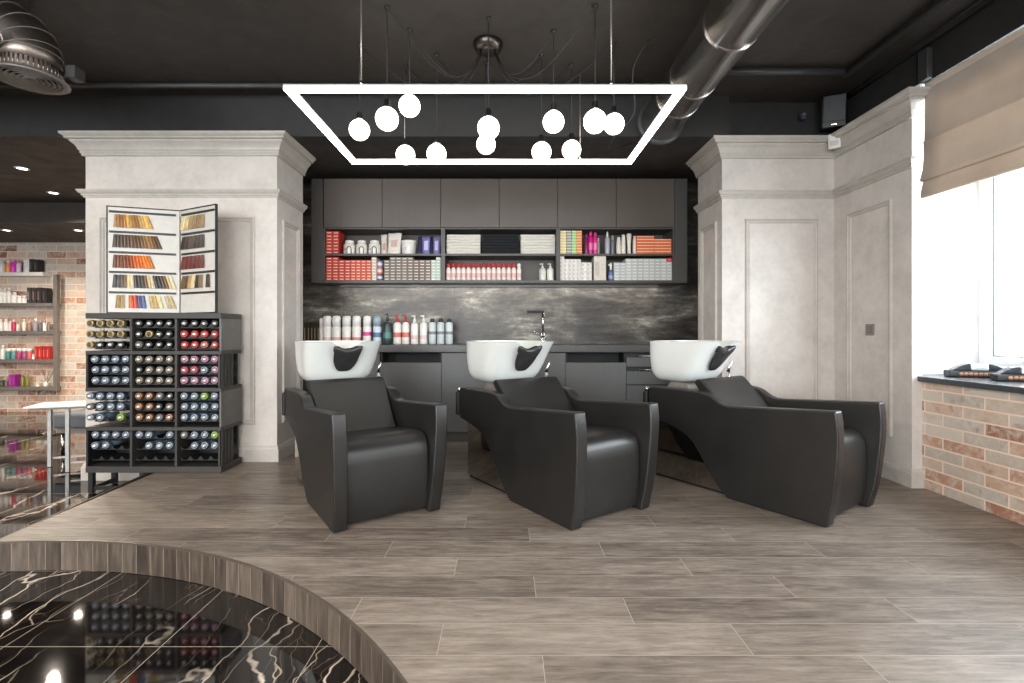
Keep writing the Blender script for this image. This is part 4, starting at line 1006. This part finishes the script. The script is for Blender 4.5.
def pipe(pts, r, label, seg=12):
    bm = BM(); tube(bm, pts, r, seg); return tag(link('ceiling_pipe', bm, M['pipe']), label, 'pipe')
pipe([(-10.1, 3.89, 3.005), (1.09, 3.89, 3.005)], .020, 'thin dark pipe along the ceiling edge above the plaster column')
pipe([(1.44, 3.66, 2.995), (2.49, 3.66, 2.995)], .024, 'thin dark pipe along the ceiling edge behind the duct')
pipe([(2.53, 3.70, 2.995), (2.56, -4.1, 2.995)], .028, 'dark ceiling pipe running along the window wall')
pipe([(2.79, 4.2, 3.0), (2.79, -4.1, 3.0)], .022, 'dark pipe in the corner of ceiling and window wall')
bm = BM(); box(bm, 2.80, 2.838, 3.30, 3.375, 2.765, 2.97); tag(link('wall_bracket', bm, M['pipe'], None, bevel=.003), 'flat dark upright bracket above the end of the cornice', 'bracket')
bm = BM(); box(bm, 2.80, 2.838, 3.36, 3.42, 2.703, 2.757); tag(link('blind_bracket', bm, M['white'], None, bevel=.004), 'small white blind bracket on the cornice end', 'bracket')
s = empty('wall_speaker', (2.70, 4.11, 2.76)); s.rotation_euler = (math.radians(8), 0, math.radians(-24)); tag(s, 'black box speaker in the corner above the plaster cornice', 'speaker')
bm = BM(); box(bm, -.085, .085, -.07, .06, -.005, .25); link('cabinet', bm, M['cable'], s, bevel=.008)
bm = BM(); box(bm, -.078, .078, -.076, -.0705, .04, .243); link('grille', bm, M['cable'], s, bevel=.002, seg=1)
bm = BM(); box(bm, -.018, .018, -.0745, -.0705, .012, .022); link('badge', bm, M['chrome'], s)
bm = BM(); box(bm, -.03, .03, .0605, .09, .08, .16); link('mount', bm, M['pipe'], s)
s = empty('ceiling_camera', (2.50, 4.175, 2.885)); s.scale = (.7, .7, .7); tag(s, 'small dome camera with a faint purple lens on the dark wall', 'camera')
bm = BM(); lathe(bm, [(0, .045), (.045, .045), (.048, .03), (.048, .0), (.04, -.004)], 20); link('housing', bm, M['pipe'], s, smooth=True)
bm = BM(); lathe(bm, [(.038, 0), (.034, -.022), (.02, -.036), (0, -.040)], 18); link('lens_dome', bm, colour((74, 62, 92), .1), s)
bm = BM(); tube(bm, [(0, .0, .045), (0, .045, .045)], .012, 8); link('arm', bm, M['pipe'], s)
s = empty('motion_sensor', (2.705, 4.085, 2.58)); s.rotation_euler = (math.radians(0), 0, math.radians(-40)); tag(s, 'small white motion sensor on the cornice corner below the speaker', 'sensor')
bm = BM(); box(bm, -.045, .045, -.03, .012, 0, .125); link('body', bm, M['white'], s, bevel=.012)
bm = BM(); box(bm, -.03, .03, -.0335, -.029, .018, .062); link('lens', bm, M['paper'], s, bevel=.004)
s = empty('light_switch', (RX-.0005, 3.80, 1.045)); tag(s, 'square grey light switch on the panelled plaster wall', 'switch')
bm = BM(); box(bm, -.009, 0, -.042, .042, 0, .086); link('plate', bm, M['taupe'], s, bevel=.002)
bm = BM(); box(bm, -.0125, -.0095, -.026, .026, .016, .070); link('rocker', bm, simple('switch_rocker_grey', (112, 108, 104), .4), s, bevel=.002)

def downlight(x, y, z, label):
    s = empty('downlight', (x, y, z)); tag(s, label, 'ceiling light', 'recessed downlights')
    bm = BM(); lathe(bm, [(.045, -.001), (.062, -.002), (.060, -.008), (.046, -.010), (.043, -.004)], 24, cap=False); link('rim', bm, M['alu'], s)
    bm = BM(); lathe(bm, [(0, -.003), (.043, -.003), (.043, -.0035), (0, -.0035)], 20); link('lens', bm, M['spot'], s)
    return s
def spot(x, y, z, power, name='spot_lamp', size=120, col=(1, .87, .72), r=.05):
    l = bpy.data.lights.new(name, 'SPOT'); l.energy = power; l.spot_size = math.radians(size); l.spot_blend = .6; l.color = col; l.shadow_soft_size = r
    o = bpy.data.objects.new(name, l); C.objects.link(o); o.location = (x, y, z-.02); return o
for x, y, z, l in ((-4.79, 4.89, SOF, 'recessed downlight in the soffit, nearest the round vent'), (-5.27, 5.75, SOF, 'recessed downlight in the soffit beside the plaster column'), (-5.76, 6.65, 2.44, 'recessed downlight near the brick wall, beside the plaster column'), (-6.72, 6.65, 2.44, 'recessed downlight near the brick wall, above the product shelves')):
    downlight(x, y, z, l); spot(x, y, z, 240 if y < 6 else 62, size=140, r=.035)

# ------------------------------------------------------------------ roman blind
bl = empty('roman_blind', (2.838, 3.42, 2.705)); tag(bl, 'beige roman blind half raised over the bright window', 'blind')
Y0b, Y1b = -6.0, -.085
def bl_sheet(prof, name, y0=Y0b, y1=Y1b, n=40, wob=.010):
    bm = BM(); cols = []; rnd = random.Random(len(prof)*3)
    for i in range(n+1):
        t = i/n; y = y0+(y1-y0)*t; 
        cols.append([bm.verts.new((x+wob*math.sin(y*2.3+z*7)*min(1, -z*2.4)*.8, y, z+.010*math.sin(y*1.9+1)*min(1, max(0, -z-.25)*4))) for x, z in prof])
    for a, b in zip(cols, cols[1:]):
        for j in range(len(prof)-1): bm.faces.new((a[j], b[j], b[j+1], a[j+1]))
    o = link(name, bm, M['blind'], bl, smooth=True); s = o.modifiers.new('cloth', 'SOLIDIFY'); s.thickness = .004; return o
bl_sheet([(-.022, 0), (-.022, -.18), (-.024, -.352), (-.033, -.356), (-.034, -.364), (-.030, -.372), (-.034, -.47), (-.045, -.55), (-.060, -.602), (-.066, -.622), (-.055, -.634), (-.030, -.620)], 'cloth')
bl_sheet([(-.022, -.50), (-.036, -.60), (-.050, -.66), (-.060, -.71), (-.060, -.738), (-.048, -.747), (-.03, -.735), (-.02, -.68)], 'lower_fold')
bm = BM(); box(bm, -.024, -.001, Y0b, Y1b, -.01, .028); link('headrail', bm, M['blind'], bl, bevel=.004)

# ------------------------------------------------------------------ ornaments on the sill
def ornament(loc, rz, label):
    s = empty('sill_ornament', loc, rz); tag(s, label, 'ornament', 'domed ornaments on the window sill')
    bm = BM(); prism(bm, [(-.05, .001), (.05, .001), (.05, .035), (.04, .045), (-.04, .045), (-.05, .035)], -.165, .165); link('base', bm, M['cable'], s, bevel=.01)
    bm = BM()
    for k in range(9):
        x = -.10+k*.025; lathe(bm, [(0, -.0525), (.010, -.0525), (.012, -.051), (.012, -.049)], 10, (x, 0, .022), axis='y')
    link('bronze_trim', bm, colour((150, 106, 80), .3, .6), s)
    for sd in (-1, 1):
        bm = BM(); pts = []
        for k in range(9):
            a = k/8; pts.append((sd*(.048+.095*a), .046+.044*math.cos(a*PI/2)))
        pl = [(x, z) for x, z in pts]+[(sd*.143, .046), (sd*.048, .046)]
        A = [bm.verts.new((x, -.038, z)) for x, z in pl[:-2]+[pl[-1]]]; B_ = [bm.verts.new((x, .038, z)) for x, z in pl[:-2]+[pl[-1]]]
        n = len(A); bm.faces.new(A); bm.faces.new(B_[::-1])
        for i in range(n): bm.faces.new((A[i], B_[i], B_[(i+1)%n], A[(i+1)%n]))
        link('wing', bm, colour((44, 46, 54), .25), s, bevel=.003)
    bm = BM(); prism(bm, [(-.042, .046), (.042, .046), (.040, .075), (.028, .092), (-.028, .092), (-.040, .075)], -.047, .047); link('clear_middle', bm, colour((206, 212, 214), .08, .4), s, bevel=.008)
    return s
ornament((3.155, 3.32, .767), math.radians(-24), 'dark domed ornament on the sill, beside the white window reveal')
ornament((3.19, 3.03, .767), math.radians(-24), 'dark domed ornament on the sill, nearer the photo edge')

# ------------------------------------------------------------------ far-left room: shelves, products, table, seat
SHY0, SHY1 = 7.43, 7.575
su = empty('product_shelf', (-6.76, SHY0, 0)); tag(su, 'grey metal product shelf unit on the brick wall', 'shelf')
def sp_(name, x0, x1, y0, y1, z0, z1, m='shelfm'):
    bm = BM(); box(bm, x0+6.76, x1+6.76, y0-SHY0, y1-SHY0, z0, z1); return link(name, bm, M[m], su, bevel=.003, seg=1)
SZ = [1.970, 1.505, 1.085, .657, .244]
for k, z in enumerate(SZ):
    sp_('shelf_board', -8.5, -6.82 if k else -6.97, SHY0+.002, SHY1, z-.055, z, 'white' if k == 0 else 'shelfm')
for x in (-6.815, -8.5): sp_('upright', x, x+.055, SHY0, SHY0+.06, .18, 1.935)
YS = 7.495
def fb(kind, x, shelf, hpx, wpx, rgb, cap, label, grp=None, band=None):
    h = hpx*YS/495; r = wpx*.5*YS/495*.95; z = SZ[shelf]+.001
    if kind == 'b': return bottle('shelf_bottle', cyl(r, h*.78, h*.12, r*.5), rgb, [(r*.55, h*.775), (r*.55, h*.96), (r*.35, h), (0, h)], cap, (px2x(x, YS), YS, z), label, grp, band=band, seg=12)
    if kind == 'j': return bottle('shelf_jar', cyl(r, h*.7, h*.1, r*.8), rgb, [(r, h*.7), (r, h*.97), (r*.8, h), (0, h)], cap, (px2x(x, YS), YS, z), label, grp, band=band, seg=14, cat='jar')
    o = box_proto(2*r, h, .09, rgb, cap, 1); o.name = 'shelf_box'; o.location = (px2x(x, YS)-r, YS-.045, z); return tag(o, label, 'box', grp)
WH = (236, 232, 226)
G1 = 'products on the wall shelf'
for k, (x, h, w, rgb, cap, kd, l) in enumerate(((2, 12, 6, WH, (200, 214, 226), 'b', 'white bottle on the top wall shelf at its visible end'), (8.6, 12, 5, (240, 150, 90), WH, 'b', 'orange and white bottle on the top wall shelf'), (13.8, 13, 5, (226, 60, 190), (240, 130, 200), 'b', 'bright magenta bottle on the top wall shelf'), (19, 12, 4.4, (236, 214, 224), (230, 120, 190), 'b', 'pale bottle with pink cap on the top wall shelf'), (28, 13, 7, WH, WH, 'j', 'round white jar on the top wall shelf'), (34.2, 13, 4.4, (40, 40, 42), (96, 96, 98), 'x', 'black carton on the top wall shelf beside the round jar'), (38.8, 12.6, 4.2, (36, 36, 38), (90, 90, 92), 'x', 'black carton on the top wall shelf, outermost'))): fb(kd, x, 0, h, w, rgb, cap, l, G1)
for k, (x, h, w, rgb, cap, kd, l) in enumerate(((1, 15, 4, WH, WH, 'b', 'tall white bottle on the second wall shelf, at the photo edge'), (5, 15, 3.6, WH, WH, 'b', 'tall white bottle on the second wall shelf, middle of three tall'), (9.2, 15.5, 3.6, WH, WH, 'b', 'tall white bottle on the second wall shelf, last of three tall'), (14.6, 11, 5.6, WH, WH, 'b', 'stout white bottle on the second wall shelf'), (20, 7.5, 4.6, WH, WH, 'j', 'small white jar on the second wall shelf, beside the stout bottle'), (25, 7.5, 4.6, WH, WH, 'j', 'small white jar on the second wall shelf, nearest the black cartons'), (32, 15.4, 4.6, (62, 54, 52), (140, 130, 126), 'x', 'dark carton on the second wall shelf, first of four'), (37, 15.4, 4.6, (52, 48, 48), (120, 96, 92), 'x', 'dark carton on the second wall shelf, second of four'), (42, 15.4, 4.6, (44, 40, 40), (110, 84, 80), 'x', 'dark carton on the second wall shelf, third of four'), (47.2, 15, 4.6, (34, 32, 33), (70, 66, 66), 'x', 'dark carton on the second wall shelf, last by the upright'))): fb(kd, x, 1, h, w, rgb, cap, l, G1)
for k, (x, h, w, rgb, cap, l) in enumerate(((1, 12, 3.6, WH, WH, 'white bottle on the third wall shelf, at the photo edge'), (6.2, 12, 4.4, (234, 226, 220), WH, 'stout white bottle on the third wall shelf'), (10.4, 10, 3, (230, 214, 210), WH, 'slim pale bottle on the third wall shelf'), (14, 11.5, 3.8, (200, 50, 90), WH, 'crimson bottle on the third wall shelf'), (18, 9, 3.2, (214, 206, 200), (150, 140, 134), 'short grey bottle on the third wall shelf'), (24.2, 12, 3.6, (222, 214, 202), (220, 214, 204), 'cream bottle on the third wall shelf'), (29.6, 10, 4.2, (150, 118, 96), (200, 186, 172), 'tan bottle on the third wall shelf'), (35.6, 12.6, 4.6, (150, 146, 152), WH, 'large grey bottle with white cap on the third wall shelf'), (40.6, 11, 3.4, (104, 98, 102), (170, 166, 168), 'dark grey bottle on the third wall shelf'), (44.8, 10.5, 3.4, (222, 218, 212), (150, 146, 144), 'white bottle with grey cap on the third wall shelf'), (48.8, 9, 3, (120, 110, 106), (80, 74, 72), 'brown bottle on the third wall shelf by the upright'))): fb('b', x, 2, h, w, rgb, cap, l, G1)
for k, (x, h, w, rgb, cap, bd, l, kd) in enumerate(((3, 14, 4.4, (216, 218, 212), WH, (110, 130, 120), 'tall white bottle on the fourth wall shelf', 'b'), (8.6, 11, 4.6, (60, 120, 116), WH, None, 'teal jar with white lid on the fourth wall shelf, first of two', 'j'), (14, 11, 4.6, (90, 140, 140), WH, None, 'teal jar with white lid on the fourth wall shelf, second of two', 'j'), (19.4, 11, 4.6, (176, 56, 100), WH, None, 'raspberry jar with white lid on the fourth wall shelf', 'j'), (24.8, 11, 4.4, (150, 80, 120), WH, None, 'plum jar with white lid on the fourth wall shelf', 'j'), (29.8, 11, 4.4, (206, 96, 100), WH, None, 'coral jar with white lid on the fourth wall shelf', 'j'), (34.2, 5, 3.6, WH, WH, None, 'low white jar on the fourth wall shelf', 'j'), (39, 13, 3.6, (176, 40, 36), (214, 110, 100), None, 'red carton on the fourth wall shelf, first of four', 'x'), (43, 13, 3.6, (186, 44, 38), (220, 120, 110), None, 'red carton on the fourth wall shelf, second of four', 'x'), (47, 13, 3.4, (166, 36, 34), (210, 100, 90), None, 'red carton on the fourth wall shelf, third of four', 'x'), (50.8, 13, 3.4, (176, 40, 36), (214, 110, 100), None, 'red carton on the fourth wall shelf, beside the upright', 'x'))): fb(kd, x, 3, h, w, rgb, cap, l, G1)
for k, (x, h, w, rgb, cap, l, kd) in enumerate(((2, 6.5, 4.4, (54, 66, 52), (70, 80, 66), 'dark green jar on the lowest wall shelf', 'j'), (9.4, 7.5, 3.6, (84, 44, 90), (120, 70, 120), 'small plum bottle on the lowest wall shelf', 'b'), (13.4, 12, 3.2, (156, 44, 140), (190, 80, 170), 'tall purple carton on the lowest wall shelf, first of two', 'x'), (16.8, 12, 3, (140, 36, 126), (180, 70, 160), 'tall purple carton on the lowest wall shelf, second of two', 'x'), (23, 12.4, 4, (118, 112, 52), (140, 134, 80), 'olive bottle on the lowest wall shelf, first of two', 'b'), (27.6, 12, 3.8, (124, 116, 56), (146, 138, 84), 'olive bottle on the lowest wall shelf, second of two', 'b'), (38, 3, 4, (226, 214, 190), (240, 214, 160), 'small candle jar on the lowest wall shelf', 'j'))): fb(kd, x, 4, h, w, rgb, cap, l, G1)
rd = empty('reed_diffuser', (px2x(46, YS), YS, SZ[4]+.001)); tag(rd, 'reed diffuser with thin sticks on the lowest wall shelf', 'diffuser')
bm = BM(); lathe(bm, [(0, 0), (.028, 0), (.03, .01), (.03, .05), (.012, .065), (.012, .08)], 14); link('flask', bm, colour((206, 202, 196), .15), rd)
for a, b in ((.09, .02), (.02, .03), (-.05, .02), (.14, -.02)):
    bm = BM(); tube(bm, [(0, 0, .03), (a, b, .23)], .004, 6); link('reed', bm, colour((120, 92, 66), .6), rd)

tb = empty('side_table', (-3.894, 4.466, H0), math.radians(20)); tag(tb, 'white-topped metal side table beside the plaster column', 'table')
bm = BM(); box(bm, -.30, .30, -.17, .17, .570, .584); link('table_top', bm, M['white'], tb, bevel=.005)
bm = BM(); box(bm, -.26, .27, -.15, .15, .552, .569); link('apron', bm, M['shelfm'], tb, bevel=.003, seg=1)
for x, y in ((-.25, .11), (-.017, -.15), (.23, .11), (.23, -.15)):
    bm = BM(); box(bm, x, x+.030, y, y+.030, .001, .551); link('leg', bm, colour((152, 150, 146), .35, .4), tb, bevel=.003, seg=1)
for y, x in ((.118, -.213), (-.142, .02)):
    bm = BM(); box(bm, x, .229, y, y+.02, .07, .084); link('stretcher', bm, colour((152, 150, 146), .35, .4), tb)
st = empty('upholstered_bench', (-4.06, 5.10, H0)); tag(st, 'low grey upholstered bench behind the white side table', 'bench')
bm = BM(); box(bm, -.43, .44, -.22, .22, .27, .42); link('seat_cushion', bm, M['greyfab'], st, bevel=.03, seg=3)
bm = BM(); box(bm, -.40, .41, -.19, .19, .22, .269); link('seat_frame', bm, M['shelfm'], st)
for x, y in ((-.37, -.16), (.38, -.16), (-.37, .16), (.38, .16)):
    bm = BM(); tube(bm, [(x, y, .001), (x, y, .219)], .018, 10); link('leg', bm, M['chrome'], st)

# ------------------------------------------------------------------ light
def area(name, loc, rot, sx, sy, power, col):
    l = bpy.data.lights.new(name, 'AREA'); l.shape = 'RECTANGLE'; l.size = sx; l.size_y = sy; l.energy = power; l.color = col
    o = bpy.data.objects.new(name, l); C.objects.link(o); o.location = loc; o.rotation_euler = rot; return o
# added fill lamps, out of view, shaped as ceiling panels to brighten the room
for k, (x, y) in enumerate(((-3.5, -.8), (-1.2, -1.2), (1.2, -1.2), (-3.5, -3.0), (-1.2, -3.0), (1.2, -3.0), (-6.0, 1.0), (-6.0, -2.0), (-8, 3))):
    s = empty('ceiling_fill_panel', (x, y, CE)); tag(s, 'added square fill lamp at the ceiling, out of view', 'ceiling light', 'added fill lamps out of view')
    bm = BM(); box(bm, -.32, .32, -.32, .32, -.03, -.001); link('housing', bm, M['alu'], s)
    area('fill_lamp', (x, y, CE-.035), (0, 0, 0), .58, .58, 84, (1, .89, .77))
# LED strip under the wall cabinets
s_ = empty('under_shelf_light', (-.08, 5.30, 1.566)); tag(s_, 'thin LED strip light under the open shelf unit', 'strip light')
bm = BM(); box(bm, -1.7, 1.7, -.012, .012, -.008, .0); link('profile', bm, M['alu'], s_)
area('strip_lamp', (-.08, 5.30, 1.556), (0, 0, 0), 3.4, .02, 7, (1, .96, .9))
def portal(loc, rot, sx, sy):
    o = area('window_portal', loc, rot, sx, sy, 1, (1,1,1)); o.data.cycles.is_portal = True
portal((3.48, 2.22, 1.76), (0, PI/2, 0), 1.98, 2.6); portal((3.48, -1.35, 1.76), (0, PI/2, 0), 1.98, 2.5); portal((-2.5, -4.3, 1.55), (PI/2, 0, 0), 8, 1.9)
wd = bpy.data.worlds.new('daylight'); bpy.context.scene.world = wd; wd.use_nodes = True
bg = wd.node_tree.nodes.get('Background') or wd.node_tree.nodes.new('ShaderNodeBackground')
bg.inputs[0].default_value = (.86, .94, 1, 1); bg.inputs[1].default_value = 13.0

# ------------------------------------------------------------------ camera and look
cam = bpy.data.cameras.new('camera'); co = bpy.data.objects.new('camera', cam); C.objects.link(co)
co.location = (0, 0, 1.07); co.rotation_euler = (PI/2, 0, 0)
cam.sensor_width = 36; cam.lens = 36*495/1024; cam.shift_x = 5/1024; cam.shift_y = -9.5/1024; cam.clip_start = .05
sc = bpy.context.scene; sc.camera = co
sc.view_settings.view_transform = 'Standard'; sc.view_settings.look = 'None'; sc.view_settings.gamma = 1; sc.view_settings.exposure = .18; sc.view_settings.use_curve_mapping = False
sc.cycles.use_denoising = True; sc.cycles.max_bounces = 10; sc.cycles.diffuse_bounces = 5; sc.cycles.sample_clamp_indirect = 6; sc.cycles.caustics_reflective = False; sc.cycles.caustics_refractive = False
